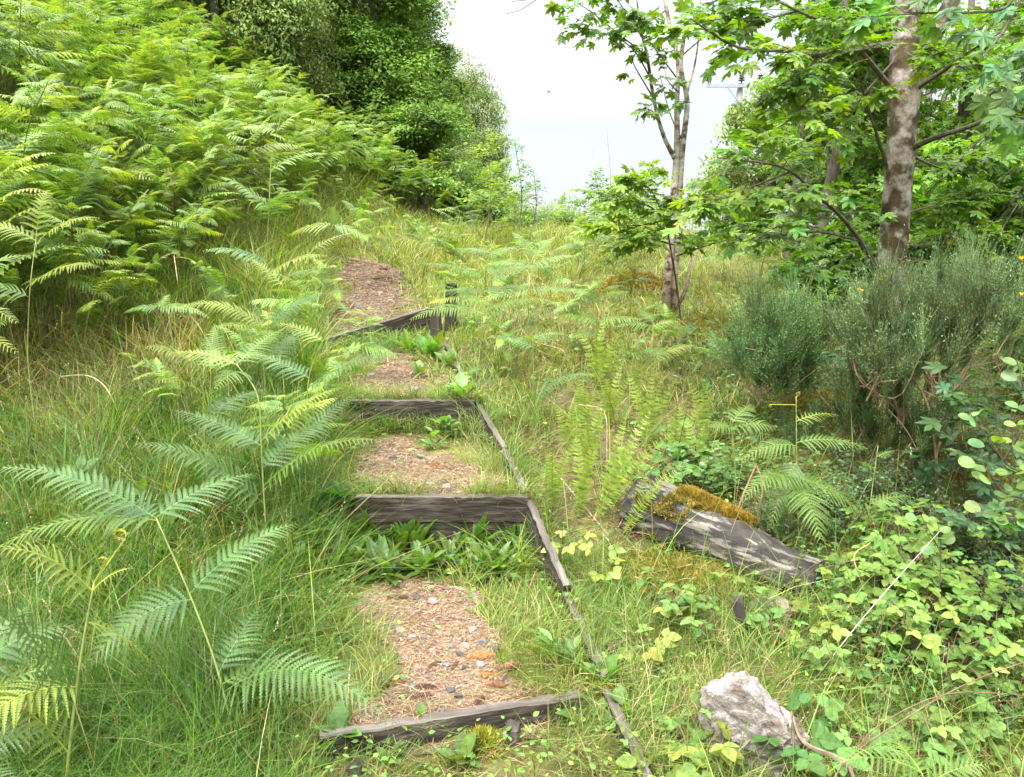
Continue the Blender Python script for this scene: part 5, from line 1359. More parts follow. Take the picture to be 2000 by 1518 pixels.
stalk([P(1640, 1500, 2.7), P(1790, 1390, 2.9), P(1900, 1330, 3.1), P(2010, 1290, 3.2)], .004, 'long brownish bramble cane arching to the lower right edge', 'cane')
stalk([P(1690, 1440, 2.9), P(1830, 1360, 3.0), P(1960, 1355, 3.05), P(2030, 1365, 3.1)], .0035, 'second bramble cane running level to the right edge', 'cane')

# brambles
def bramble(b, ncane, ln, nleaf, ls, col, lab, grp='brambles in the right foreground', hgt=.3):
    t = thing('bramble', b, lab, 'bramble', grp)
    gw, gl = Geo(), Geo()
    for c in range(ncane):
        a = random.uniform(0, 6.283); L_ = ln * random.uniform(.6, 1.2); h = hgt * random.uniform(.6, 1.2)
        e = b + A_([math.cos(a) * L_, math.sin(a) * L_, h * .75])
        cen = curve([b - A_([0, 0, .03]), b + (e - b) * .45 + A_([0, 0, h * .6]), e], 14)
        V, F = tube(cen, np.linspace(.0035, .0014, 14), 4, cap=False); gw.add(V, F, (1, 1, 1))
        for q in range(nleaf):
            f = .25 + .75 * (q + random.random() * .6) / nleaf; f = min(f, 1)
            A = A_([np.interp(f, np.linspace(0, 1, 14), cen[:, k]) for k in range(3)])
            la = a + (1 if q % 2 else -1) * random.uniform(.4, 1.6)
            pd = nrm(A_([math.cos(la), math.sin(la), random.uniform(.1, .7)])); pe = A + pd * ls * random.uniform(.8, 1.3)
            V, F = tube([A, pe], [.0012, .001], 3, cap=False); gw.add(V, F, (1, 1, 1))
            nv = nrm(UP + rng.normal(0, .38, 3) + A_([0, -.25, 0]))
            h2 = nrm(pd * A_([1, 1, .15]))
            sdv = nrm(np.cross(nv, h2)); s = ls * random.uniform(.75, 1.2); cc_ = vary(col, 1, .22, .09)[0]
            dv = A_([h2 - nv * .15, h2 * .25 + sdv - nv * .12, h2 * .25 - sdv - nv * .12])
            leaves(gl, LEAF_OVATE, A_([pe + h2 * ls * .22, pe, pe]), dv, np.tile(nv, (3, 1)), A_([s * 1.12, s * .92, s * .92]), np.clip(cc_ * rng.uniform(.88, 1.12, (3, 1)), 0, .9))
    gw.obj('canes', M['cane'], t); gl.obj('leaves', M['bramble'], t)
    return t
Lg = 'green bramble in the dense bramble mass right of the log'
Ly = 'low yellowish bramble trailing through the grass around the white rock'
for k in range(25):
    px, py = random.uniform(1680, 2030), random.uniform(1110, 1400)
    if py < 1060 + (2000 - px) * .08: continue
    bramble(gp(px, py), 4, .32, 6, random.uniform(.045, .062), (.14, .225, .042), Lg, 'dense brambles right of the log', .32)
for k in range(44):
    px, py = random.uniform(1260, 1990), random.uniform(1190, 1540)
    if 1350 < px < 1590 and 1300 < py < 1500: continue
    bramble(gp(px, py), 2, .22, 4, random.uniform(.042, .06), (.125, .205, .048) if random.random() < .88 else (.19, .23, .045), Ly, 'low brambles around the white rock', .16)
bramble(gp(1360, 1510), 3, .16, 4, .075, (.20, .235, .045), 'yellowing bramble with large reddish edged leaves below the white rock', None, .14)
bramble(gp(1300, 1545), 3, .16, 4, .07, (.17, .235, .05), 'bright yellow green bramble at the bottom edge left of the white rock', None, .14)
bramble(gp(1550, 1490), 3, .2, 4, .075, (.09, .185, .045), 'deep green bramble with pleated leaves at the lower right of the white rock', None, .16)
for px, py, lab in [(1115, 1110, 'yellow bramble sprig leaning over the edging board of the lowest tread'), (1165, 1150, 'yellow bramble sprig just outside the edging board'), (1270, 1230, 'bramble sprig in the grass left of the moss carpet'), (1250, 1300, 'pale bramble sprig beside the lowest edging board')]:
    bramble(gp(px, py), 2, .14, 3, .06, (.22, .28, .06), lab, None, .16)
for k in range(8):
    px, py = random.uniform(1260, 1390), random.uniform(900, 1000)
    bramble(gp(px, py), 3, .2, 4, .07, (.11, .20, .045), 'broad leaved bramble between the ladder ferns and the log', 'brambles behind the log', .25)

# a low shrub with small oval leaves, dark small leaved ground shrubs
def small_shrub(b, name, lab, cat, rad, hgt, nst, nl, ls, col, tmpl=LEAF_FOLD, grp=None, mat='leaf', wood='branch_bark', rw=.003):
    t = thing(name, b, lab, cat, grp); gw, gl = Geo(), Geo()
    for s in range(nst):
        a = random.uniform(0, 6.28); e = b + A_([math.cos(a) * rad * random.uniform(.3, 1), math.sin(a) * rad * random.uniform(.3, 1), hgt * random.uniform(.55, 1)])
        cen = curve([b - A_([0, 0, .03]), b + (e - b) * .5 + A_([0, 0, .12 * hgt]), e], 10)
        V, F = tube(cen, np.linspace(rw, rw * .4, 10), 4, cap=False); gw.add(V, F, (1, 1, 1))
        f = rng.uniform(.3, 1, nl); i = (f * 9).astype(int)
        pos = cen[i] + rng.normal(0, ls * .9, (nl, 3)); d = rand_dirs(nl, -.1, .6)
        leaves(gl, tmpl, pos, d, up_normals(nl, .5), ls * rng.uniform(.7, 1.25, nl), vary(col, nl, .2, .12))
    gw.obj('stems', M[wood], t); gl.obj('leaves', M[mat], t)
    return t
for px, py, lab in [(1390, 985, 'small shrub with oval leaves just behind the mossy log'), (1345, 965, 'oval leaved shrub left of the one behind the log'), (1430, 960, 'small dark shrub between the shining bracken and the log')]:
    small_shrub(gp(px, py), 'low_shrub', lab, 'shrub', .22, .28, 10, 16, .045, (.15, .25, .075))
for k in range(22):
    px, py = random.uniform(1480, 1800), random.uniform(930, 1090)
    small_shrub(gp(px, py), 'low_shrub', 'dark small leaved shrub in the shade under the broom', 'shrub', .3, .34, 9, 22, .028, (.09, .16, .06), grp='small dark shrubs under the broom')
for k in range(10):
    px, py = random.uniform(1830, 2020), random.uniform(1080, 1250)
    small_shrub(gp(px, py), 'low_shrub', 'small leaved dark evergreen shrub low at the right edge', 'shrub', .28, .4, 10, 26, .03, (.06, .12, .05), grp='small dark shrubs at the right edge')
# round leaved alder twigs at the right edge
def leafy_stems(name, lab, cat, base, stems, r, tmpl, ls, nl, col, mat='leaf', grp=None, wood='branch_bark', spread=1.0, tilt=.45):
    t = thing(name, base, lab, cat, grp); gw, gl = Geo(), Geo()
    for st in stems:
        cen = curve(st, 20); V, F = tube(cen, np.linspace(r, r * .35, 20), 5, cap=False); gw.add(V, F, (1, 1, 1))
        n = nl; f = rng.uniform(.25, 1, n); i = (f * 19).astype(int); d = rand_dirs(n, -.25, .5)
        pos = cen[i] + d * ls * spread * rng.uniform(.1, .8, (n, 1))
        leaves(gl, tmpl, pos, d, nrm(up_normals(n, tilt) + A_([0, -.35, 0])), ls * rng.uniform(.65, 1.15, n), vary(col, n, .18, .12))
    gw.obj('stems', M[wood], t); gl.obj('leaves', M[mat], t)
    return t
b = on(P(2060, 1200, 3.7)[0], 3.7)
leafy_stems('alder_sapling', 'alder sapling with bright rounded leaves at the right edge', 'sapling', b,
    [[b, P(2020, 980, 3.7), P(1960, 900, 3.65), P(1890, 800, 3.6)], [b, P(2030, 1050, 3.6), P(1960, 1010, 3.6), P(1905, 1000, 3.6)], [b, P(2040, 900, 3.7), P(2010, 800, 3.7), P(1985, 700, 3.7)], [P(1960, 900, 3.65), P(1990, 850, 3.6), P(2010, 790, 3.6)], [P(2020, 980, 3.7), P(1960, 960, 3.6), P(1915, 900, 3.6)]], .006, LEAF_ROUND, .072, 16, (.15, .25, .06))
b = on(P(1835, 1180, 3.9)[0], 3.9)
leafy_stems('alder_sapling', 'thin alder shoot with a few rounded leaves above the bramble mass', 'sapling', b, [[b, P(1838, 1080, 3.9), P(1825, 990, 3.9)], [P(1838, 1080, 3.9), P(1800, 1010, 3.9)]], .004, LEAF_ROUND, .07, 7, (.15, .25, .06))
# dark young sycamores under the broom
for px, py, d, hpx, n, lab in [(1950, 1060, 5.0, 700, 22, 'young sycamore with dark broad leaves right of the broom stems'), (1880, 1000, 5.3, 860, 9, 'dark sycamore seedling behind the broom stem base'), (1980, 900, 5.3, 690, 18, 'young sycamore with pale topped leaves at the right edge'), (1650, 800, 6.8, 680, 16, 'shaded young sycamore between the two broom bushes'), (1990, 1120, 4.6, 980, 14, 'low dark sycamore shoot at the right edge above the brambles')]:
    b = on(P(px, py, d)[0], d); tp = P(px - 20, hpx, d)
    leafy_stems('young_sycamore', lab, 'sapling', b, [[b, (b + tp) / 2 + A_([.05, 0, 0]), tp], [b + (tp - b) * .3, (b + tp) / 2 + A_([-.25, -.1, .1]), tp + A_([-.2, -.1, -.1])]], .006, LEAF_PALM, .15, n, (.065, .125, .04), spread=1.3)

# broom
def broom(lab, base, stems, lobes, ntwig, col, flowers=0):
    t = thing('broom_bush', base, lab, 'broom bush'); gw, gl, gf = Geo(), Geo(), Geo()
    for st, r in stems:
        cen = curve(st, 18); V, F = tube(cen, np.linspace(r, r * .45, 18), 6, rough=.15); gw.add(V, F, (1, 1, 1))
    for (c, rad, w_) in lobes:
        c = A_(c); rad = A_(rad); nb = int(ntwig * w_ / 48)
        root = c - A_([0, 0, rad[2] * 1.7])
        for q in range(nb):
            u = nrm(rng.normal(size=3)) * random.random() ** .45
            node = c + u * rad * A_([1.05, 1.05, 1.0]) - A_([0, 0, .10]); ax_ = nrm(nrm(node - root) * .8 + A_([0, 0, .7]) + rng.normal(0, .22, 3))
            n = random.randint(26, 60); Lb = random.uniform(.14, .40) * (1.25 if random.random() < .25 else 1)
            d = nrm(ax_ + rng.normal(0, .25, (n, 3))); f0 = rng.uniform(0, .5, (n, 1)) * Lb
            b0 = node + ax_ * f0 + rng.normal(0, .012, (n, 3)); Ln = Lb * rng.uniform(.35, .95, n)
            e0 = b0 + d * Ln[:, None] + A_([0, 0, .02]); m0 = (b0 + e0) / 2 + rng.normal(0, .008, (n, 3)); s = nrm(np.cross(d, rng.normal(size=(n, 3)))) * .0014
            V = np.stack([b0 - s, b0 + s, m0 - s, m0 + s, e0 - s * .4, e0 + s * .4], 1).reshape(-1, 3); o = (np.arange(n) * 6)[:, None]
            bc = A_(col) * math.exp(random.gauss(0, .22)); cc_ = vary(bc, n, .2, .1); wood_ = rng.random(n) < .14; cc_[wood_] = vary((.17, .12, .06), wood_.sum(), .2)
            gl.add(V, np.concatenate([o + A_([[0, 1, 3, 2]]), o + A_([[2, 3, 5, 4]])]), rep(cc_, 6))
            k = rng.integers(0, n, n * 8); f = rng.uniform(.1, 1.05, (n * 8, 1)); pp = b0[k] + (e0[k] - b0[k]) * f
            leaves(gl, LEAF_DIAMOND, pp, nrm(d[k] + rng.normal(0, .6, (n * 8, 3))), rng.normal(size=(n * 8, 3)), rng.uniform(.009, .019, n * 8), vary(bc * 1.08, n * 8, .2, .12))
            if q % 3 == 0:
                V, F = tube(curve([root + rng.normal(0, .04, 3), (root + node) / 2 + rng.normal(0, .05, 3), node, node + ax_ * Lb * .6], 9), np.linspace(.005, .0012, 9), 4, cap=False); gw.add(V, F, (1, 1, 1))
    gw.obj('stems', M['broom_wood'], t); gl.obj('twigs', M['broom'], t)
    return t
bb = on(P(1835, 985, 5.35)[0], 5.35)
fk = P(1828, 890, 5.35)
BR = (.135, .195, .08)
broom('large broom bush with forked tan stems and grey green twigs on the right', bb,
    [([bb - A_([0, 0, .05]), P(1830, 940, 5.35), fk, P(1815, 800, 5.4), P(1780, 730, 5.45), P(1715, 640, 5.5)], .013), ([fk, P(1845, 830, 5.35), P(1862, 760, 5.4), P(1890, 715, 5.4), P(1930, 665, 5.45)], .010), ([fk, P(1822, 780, 5.4), P(1812, 700, 5.4)], .006),
     ([bb, P(1880, 900, 5.2), P(1890, 860, 5.2)], .004), ([bb, P(1800, 900, 5.3), P(1770, 840, 5.3), P(1735, 800, 5.3)], .004)],
    [(P(1720, 645, 5.5), (.33, .4, .28), .9), (P(1850, 635, 5.4), (.36, .4, .30), .9), (P(1955, 625, 5.3), (.30, .35, .22), .6), (P(1790, 790, 5.5), (.35, .3, .2), .3), (P(1770, 700, 5.6), (.42, .35, .26), .8), (P(1700, 740, 5.8), (.28, .3, .24), .5), (P(1905, 570, 5.8), (.3, .3, .24), .4)], 2300, BR)
b2 = on(P(1648, 840, 6.0)[0], 6.0)
broom('smaller dense broom bush with a slanting tan stem, left of the large one', b2,
    [([b2 - A_([0, 0, .05]), P(1640, 830, 6.0), P(1600, 770, 6.05), P(1560, 715, 6.1), P(1540, 650, 6.1)], .012), ([P(1600, 770, 6.05), P(1590, 700, 6.1), P(1585, 640, 6.1)], .006), ([P(1560, 715, 6.1), P(1500, 690, 6.0), P(1455, 680, 6.0)], .006)],
    [(P(1525, 655, 6.1), (.25, .3, .25), .9), (P(1485, 690, 6.05), (.24, .25, .20), .8), (P(1570, 640, 6.2), (.18, .25, .22), .5), (P(1530, 725, 6.1), (.26, .25, .14), .5)], 2300, (.095, .165, .055))
b3 = on(P(1690, 945, 5.7)[0], 5.7)
broom('low dark broom growth in the shade below the large broom', b3, [([b3, P(1700, 900, 5.7), P(1720, 850, 5.7)], .006), ([b3, P(1760, 890, 5.6), P(1780, 840, 5.6)], .005)], [(P(1700, 840, 5.8), (.28, .3, .2), .6), (P(1780, 860, 5.6), (.25, .3, .22), .6), (P(1600, 850, 5.8), (.22, .3, .14), .4)], 1100, (.075, .13, .045))
for px, py, d, lab in [(1718, 547, 5.4, 'yellow broom flower above the middle of the large broom'), (1680, 566, 5.4, 'small yellow broom flower left of the brighter one'), (1995, 505, 5.2, 'yellow broom flower high at the right edge'), (1997, 574, 5.2, 'lower yellow broom flower at the right edge')]:
    b = P(px, py, d); g = Geo(); leaves(g, LEAF_ROUND, np.tile(b, (5, 1)), rand_dirs(5, -.2, .8), rng.normal(size=(5, 3)), np.full(5, .022), vary((.75, .50, .02), 5, .1))
    tag(g.obj('broom_flower', M['petal'], loc=b), lab, 'flower')
# ================================================================== trees
PRUNE = None
def leafy_branch(gw, gl, pts, r0, r1, ntw, twl, nleaf, ls, col, tmpl, start=.2, tilt=.32, tw_r=.004, n=26, spreadz=.25, droop=.25):
    cen = curve(pts, n); V, F = tube(cen, np.linspace(r0, r1, n), 7 if r0 > .02 else 5, rough=.12); gw.add(V, F, (1, 1, 1))
    tan = nrm(np.gradient(cen, axis=0))
    for q in range(ntw):
        f = start + (1 - start) * (q + random.random()) / ntw; i = min(n - 1, int(f * (n - 1))); A = cen[i]
        sdv = nrm(np.cross(tan[i], UP) + 1e-6) * random.choice((-1, 1))
        d = nrm(tan[i] * random.uniform(.2, 1.0) + sdv * random.uniform(.3, 1.1) + UP * random.gauss(.05, spreadz))
        Lt = twl * random.uniform(.5, 1.2); e = A + d * Lt - UP * Lt * .12; c2 = curve([A, A + d * Lt * .5 + UP * .04 * Lt, e], 6)
        V, F = tube(c2, np.linspace(tw_r, tw_r * .4, 6), 3, cap=False); gw.add(V, F, (1, 1, 1))
        k = nleaf; ff = rng.uniform(.25, 1, k); ii = ff * 5; i0 = ii.astype(int).clip(0, 4); base = c2[i0] + (c2[i0 + 1] - c2[i0]) * (ii - i0)[:, None]
        ld = nrm(d + rng.normal(0, .75, (k, 3)) * A_([1, 1, .45])); ld[:, 2] -= droop; ld = nrm(ld)
        pos = base + ld * ls * rng.uniform(.15, .6, (k, 1))
        if PRUNE is not None:      # a gap in the foliage
            o_ = pos - A_([0, 0, CAM_Z]); tz_, tx_ = o_[:, 2] / o_[:, 1], o_[:, 0] / o_[:, 1]; kk = ~((tx_ > PRUNE[0]) & (tx_ < PRUNE[1]) & (tz_ > PRUNE[2]) & (tz_ < PRUNE[3]))
            pos, ld = pos[kk], ld[kk]; k = len(pos)
            if k == 0: continue
        leaves(gl, tmpl, pos, ld, nrm(up_normals(k, tilt) + A_([0, -.15, 0])), ls * rng.uniform(.6, 1.15, k), vary(col, k, .2, .14))

SYC = A_([.112, .205, .024]); SYC_Y = A_([.20, .30, .035])
q0, q1 = P(1368, 232, 1), P(1468, 140, 1)
PRUNE = (q0[0], q1[0], q0[2] - CAM_Z, q1[2] - CAM_Z)
# ---- main sycamore on the right
sb = on(P(1745, 640, 8.0)[0], 8.0)
syc = thing('sycamore_tree', sb, 'mossy barked sycamore with blotched pale trunk behind the broom on the right', 'tree')
D = 8.0
tr = [sb - A_([.02, 0, .1]), P(1737, 560, D), P(1747, 450, D), P(1757, 330, D), P(1762, 250, D), P(1766, 150, D), P(1768, 60, D + .1), P(1775, -80, D + .2), P(1790, -300, D + .3), P(1780, -600, D + .4)]
rad = [.165, .142, .136, .132, .130, .138, .115, .09, .065, .04]
def trunk_geo(pts, rad, n=60, sides=18, lump=.10, seed=1):
    cen = curve(pts, n); rr = np.interp(np.linspace(0, 1, n), np.linspace(0, 1, len(rad)), rad)
    V, F = tube(cen, rr, sides)
    k = n * sides; Vs = V[:k]; C = np.repeat(cen, sides, 0); d = Vs - C
    V[:k] = C + d * (1 + (noise3(Vs, .25, seed) * lump * 2 + noise3(Vs, .06, seed + 4) * lump * .6)[:, None])
    return V, F
g = Geo(); V, F = trunk_geo(tr, rad); g.add(V, F, (1, 1, 1))
V, F = trunk_geo([P(1768, 330, D + .05), P(1776, 230, D), P(1784, 150, D), P(1812, 90, D - .1), P(1850, 20, D - .2), P(1900, -80, D - .4)], [.07, .08, .09, .085, .07, .05], 30, 14, .1, 5); g.add(V, F, (1, 1, 1))
g.obj('trunk', M['syc_bark'], syc, smooth=True)
gw, gl = Geo(), Geo()
limbs = [([P(1742, 88, D), P(1700, 92, 7.8), P(1600, 108, 7.3), P(1540, 100, 7.0), P(1440, 92, 6.7), P(1348, 36, 6.5)], .035, 18, .34),
    ([P(1735, 165, D), P(1690, 110, 7.8), P(1640, 60, 7.5), P(1560, 22, 7.2), P(1490, -10, 7)], .028, 16, .5),
    ([P(1780, 290, D), P(1830, 268, 7.4), P(1900, 245, 6.8), P(1960, 215, 6.3), P(2040, 165, 5.9)], .030, 4, .4),
    ([P(1733, 330, D), P(1715, 270, 7.8), P(1690, 195, 7.5), P(1680, 150, 7.3)], .018, 8, .4),
    ([P(1715, 525, D), P(1680, 470, 7.7), P(1640, 420, 7.4), P(1590, 375, 7.2), P(1545, 335, 7.0), P(1490, 318, 6.8), P(1400, 308, 6.6)], .026, 14, .45),
    ([P(1680, 470, 7.7), P(1600, 452, 7.3), P(1520, 458, 7.0), P(1460, 448, 6.8)], .016, 11, .4),
    ([P(1545, 335, 7.0), P(1480, 360, 6.9), P(1420, 385, 6.8), P(1370, 390, 6.8)], .010, 10, .38),
    ([P(1700, 480, 7.9), P(1650, 500, 7.6), P(1600, 520, 7.4), P(1560, 530, 7.3)], .012, 7, .35),
    ([P(1785, 175, D), P(1840, 140, 7.6), P(1880, 110, 7.2), P(1960, 60, 6.6)], .028, 16, .45),
    ([P(1640, 100, 7.5), P(1590, 180, 7.2), P(1540, 235, 7.0), P(1490, 265, 6.9)], .010, 9, .34),
    ([P(1600, 108, 7.3), P(1570, 140, 7.2), P(1525, 165, 7.1)], .010, 10, .32),
    ([P(1560, 22, 7.2), P(1470, 40, 7.1), P(1410, 30, 7.0)], .009, 12, .45),
    ([P(1745, 120, D), P(1690, 180, 7.9), P(1620, 260, 7.8), P(1560, 300, 7.7)], .012, 10, .45),
    ([P(1760, 420, D + .1), P(1830, 400, 8.2), P(1920, 380, 8.4)], .014, 16, .5),
    ([P(1770, 300, D + .1), P(1850, 330, 8.4), P(1950, 310, 8.6)], .016, 18, .5),
    ([P(1760, 480, D + .1), P(1830, 480, 8.2), P(1900, 470, 8.3)], .012, 14, .45)]
for k in range(12):
    a = k * 2.4; z0 = 4.6 + k * .32; c = np.interp(z0, [p[2] for p in tr], [p[0] for p in tr]); rr = 2.7 - k * .12
    limbs.append(([A_([c, 8.1, z0]), A_([c + math.cos(a) * rr * .5, 8.1 + math.sin(a) * rr * .5, z0 + .5]), A_([c + math.cos(a) * rr, 8.1 + math.sin(a) * rr, z0 + .7])], .03, 14, .55))
for k, (pts, r, nt_, tl) in enumerate(limbs):
    leafy_branch(gw, gl, pts, r, .005, nt_, tl, 9 if k < 16 else 8, .155, SYC if k % 3 else SYC_Y * .8 + SYC * .2, LEAF_PALM if k < 16 else LEAF_PALM_S, .22)
gw.obj('branches', M['branch_bark'], syc); gl.obj('crown', M['leaf'], syc)

# low branch of a sycamore that stands outside the view, hanging in at the upper right
ob = on(4.6, 4.9); ot = thing('sycamore_tree', ob, 'near sycamore whose hanging branch of large leaves enters at the upper right corner', 'tree')
g = Geo(); V, F = trunk_geo([ob, ob + A_([-.03, 0, 2]), ob + A_([.05, 0, 4]), ob + A_([0, 0, 6.5])], [.14, .11, .09, .04], 30, 12); g.add(V, F, (1, 1, 1)); g.obj('trunk', M['syc_bark'], ot, smooth=True)
gw, gl = Geo(), Geo()
for pts, nt_ in [([ob + A_([0, 0, 3.2]), P(2060, -20, 4.9), P(1950, 20, 4.7), P(1830, 25, 4.6), P(1720, 30, 4.6)], 9), ([P(1990, 5, 4.8), P(1960, 60, 4.6), P(1920, 110, 4.5)], 4), ([ob + A_([0, 0, 2.9]), P(2060, 110, 4.9), P(1990, 140, 4.8), P(1930, 165, 4.7)], 4), ([P(2080, 180, 5.0), P(2030, 220, 4.9), P(1985, 230, 4.8)], 3), ([ob + A_([0, 0, 3.4]), P(2050, -90, 4.7), P(1900, -70, 4.5), P(1760, -60, 4.4)], 9)]:
    leafy_branch(gw, gl, pts, .012, .003, nt_, .22, 4, .155, (.11, .215, .075), LEAF_PALM, .3, .45, .0025, droop=.45)
for k in range(8):
    a = k * 2.4; z0 = 3.2 + k * .4
    leafy_branch(gw, gl, [ob + A_([0, 0, z0]), ob + A_([math.cos(a) * .8 + .5, math.sin(a) * .8, z0 + .4]), ob + A_([math.cos(a) * 1.5 + 1.2, math.sin(a) * 1.5, z0 + .5])], .015, .004, 10, .4, 7, .16, SYC, LEAF_PALM_S)
gw.obj('branches', M['branch_bark'], ot); gl.obj('crown', M['leaf'], ot)

# ---- pale forked tree
fb = on(P(1300, 632, 10)[0], 10.0); ft = thing('forked_tree', fb, 'slender pale barked tree forking into several stems right of the path', 'tree')
g = Geo()
for pts, r in [([fb - A_([0, 0, .1]), P(1303, 560, 10), P(1312, 450, 10), P(1316, 380, 10), P(1322, 290, 10), P(1322, 200, 10), P(1324, 120, 10), P(1302, 20, 10), P(1285, -90, 10)], [.105, .09, .075, .07, .062, .05, .042, .035, .02]),
               ([P(1313, 610, 10.05), P(1320, 500, 10.05), P(1326, 400, 10.05), P(1332, 300, 10), P(1342, 200, 9.95), P(1330, 130, 9.9), P(1338, 50, 9.9), P(1345, -80, 9.9)], [.08, .07, .062, .06, .05, .042, .035, .02]),
               ([P(1318, 310, 10), P(1296, 265, 9.95), P(1278, 200, 9.9), P(1264, 110, 9.85), P(1250, 50, 9.8), P(1238, -60, 9.8)], [.05, .042, .034, .028, .02, .012]),
               ([P(1343, 178, 9.95), P(1358, 120, 9.95), P(1366, 50, 9.95), P(1368, -40, 9.9)], [.024, .018, .014, .008]),
               ([P(1330, 270, 10), P(1308, 220, 10), P(1290, 150, 10)], [.018, .013, .008]),
               ([P(1318, 610, 10), P(1345, 550, 9.9), P(1352, 450, 9.9), P(1358, 350, 9.9)], [.035, .022, .016, .008]),
               ([P(1312, 620, 9.9), P(1338, 560, 9.8), P(1368, 470, 9.8)], [.03, .018, .01])]:
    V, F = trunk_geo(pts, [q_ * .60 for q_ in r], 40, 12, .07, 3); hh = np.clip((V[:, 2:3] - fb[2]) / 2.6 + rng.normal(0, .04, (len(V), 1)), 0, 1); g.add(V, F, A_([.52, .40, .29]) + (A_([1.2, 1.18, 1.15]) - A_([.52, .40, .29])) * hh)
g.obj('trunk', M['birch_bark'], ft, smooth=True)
gw, gl = Geo(), Geo()
for pts, nt_, tl in [([P(1264, 110, 9.85), P(1200, 60, 9.6), P(1150, 20, 9.5), P(1105, -5, 9.4)], 6, .28), ([P(1275, 160, 9.9), P(1230, 90, 9.7), P(1160, 60, 9.6), P(1125, 55, 9.6)], 7, .28), ([P(1250, 50, 9.8), P(1220, 20, 9.7), P(1190, -30, 9.7)], 6, .3),
    ([P(1300, 20, 10), P(1270, 40, 9.8), P(1230, 30, 9.6)], 9, .3), ([P(1320, 150, 10), P(1290, 110, 9.8), P(1260, 70, 9.7)], 8, .3), ([P(1335, 60, 9.9), P(1370, 30, 9.7), P(1400, 10, 9.6)], 9, .32), ([P(1290, 240, 9.9), P(1270, 215, 9.8), P(1250, 215, 9.7)], 3, .22), ([P(1275, 190, 9.9), P(1240, 130, 9.8), P(1235, 110, 9.8)], 2, .2), ([P(1325, 180, 9.9), P(1310, 165, 9.7), P(1300, 150, 9.7)], 3, .2), ([P(1330, 200, 9.9), P(1352, 200, 9.7)], 2, .18),
    ([P(1300, -30, 10), P(1250, -60, 9.9), P(1180, -80, 9.8)], 9, .4), ([P(1340, -40, 10), P(1390, -80, 9.9), P(1450, -90, 9.8)], 9, .4), ([P(1330, 110, 9.9), P(1380, 70, 9.8), P(1430, 50, 9.8)], 4, .25)]:
    leafy_branch(gw, gl, pts, .010, .003, int(nt_ * 1.35), tl, 5, .165, A_([.13, .22, .035]), LEAF_PALM, .3, .5, .003, droop=.5)
V, F = tube(curve([P(1240, -70, 9.9), P(1180, -82, 9.8), P(1130, -30, 9.7), P(1085, -8, 9.6), P(1000, 3, 9.5)], 20), np.linspace(.010, .004, 20), 5); gw.add(V, F, (1, 1, 1))
V, F = tube(curve([P(1050, -2, 9.55), P(1015, 20, 9.5), P(985, 28, 9.5)], 8), np.linspace(.005, .003, 8), 4); gw.add(V, F, (1, 1, 1))
gw.obj('branches', M['branch_bark'], ft); gl.obj('crown', M['leaf'], ft)

# low young sycamore to the left of the forked tree
qb = on(P(1330, 640, 9.4)[0], 9.4); qt = thing('young_sycamore', qb, 'leafy young sycamore spreading low beside the pale forked tree', 'tree')
gw, gl = Geo(), Geo(); top = P(1300, 430, 9.3)
V, F = tube(curve([qb, P(1322, 560, 9.4), top], 10), np.linspace(.014, .010, 10), 6); gw.add(V, F, (1, 1, 1))
for pts, nt_ in [([top, P(1260, 400, 9.2), P(1180, 395, 9.0)], 14), ([top, P(1270, 370, 9.1), P(1230, 350, 9.0)], 12), ([top, P(1250, 440, 9.0), P(1190, 440, 8.9)], 12), ([top, P(1330, 410, 9.0), P(1390, 400, 8.8)], 12), ([P(1322, 480, 9.4), P(1280, 470, 9.1), P(1240, 475, 9)], 8), ([P(1322, 500, 9.4), P(1380, 480, 9.0), P(1420, 470, 8.9)], 10)]:
    leafy_branch(gw, gl, pts, .012, .004, nt_, .34, 7, .165, SYC_Y * .75 + SYC * .2, LEAF_PALM, .2, .35, .003)
gw.obj('branches', M['branch_bark'], qt); gl.obj('crown', M['leaf'], qt)

# ---- generic broadleaf trees
def crown(gl, c, rad, nclump, cr, nl, ls, col, tmpl=LEAF_DIAMOND, flat=.7, rmin=.35, hang=0.0, amt=.2, keep=None, tilt=.8):
    cs = []
    u = nrm(rng.normal(size=(nclump, 3))) * (rmin + (1 - rmin) * rng.random((nclump, 1)) ** .6)
    cen = A_(c) + u * A_(rad)
    if keep is not None: cen = cen[keep(cen)]
    for q in cen:
        k = int(nl * random.uniform(.6, 1.3) * (1.5 if tmpl is LEAF_DIAMOND else 1)); r_ = cr * random.uniform(.6, 1.3)
        dr = rng.normal(size=(k, 3)); dr[:, 2] = np.where(rng.random(k) < .7, abs(dr[:, 2]), dr[:, 2]); dr = nrm(dr)
        bl = 1 + .35 * np.sin(dr[:, :1] * 5 + q[0] * 7) * np.cos(dr[:, 1:2] * 4 + q[1] * 3)
        off = dr * (rng.random((k, 1)) ** .30) * bl * r_ * A_([1, 1, flat])
        p = q + off
        d = nrm(rng.normal(size=(k, 3)) * A_([1, 1, .5]) + dr * .3 - UP * (hang + .25))
        cc_ = vary(A_(col) * math.exp(random.gauss(0, amt)), k, .18, .10)
        leaves(gl, tmpl, p, d, nrm(up_normals(k, tilt * .6) + dr * .9), ls * (1.22 if tmpl is LEAF_DIAMOND else 1) * rng.uniform(.6, 1.25, k), cc_)
    return cen
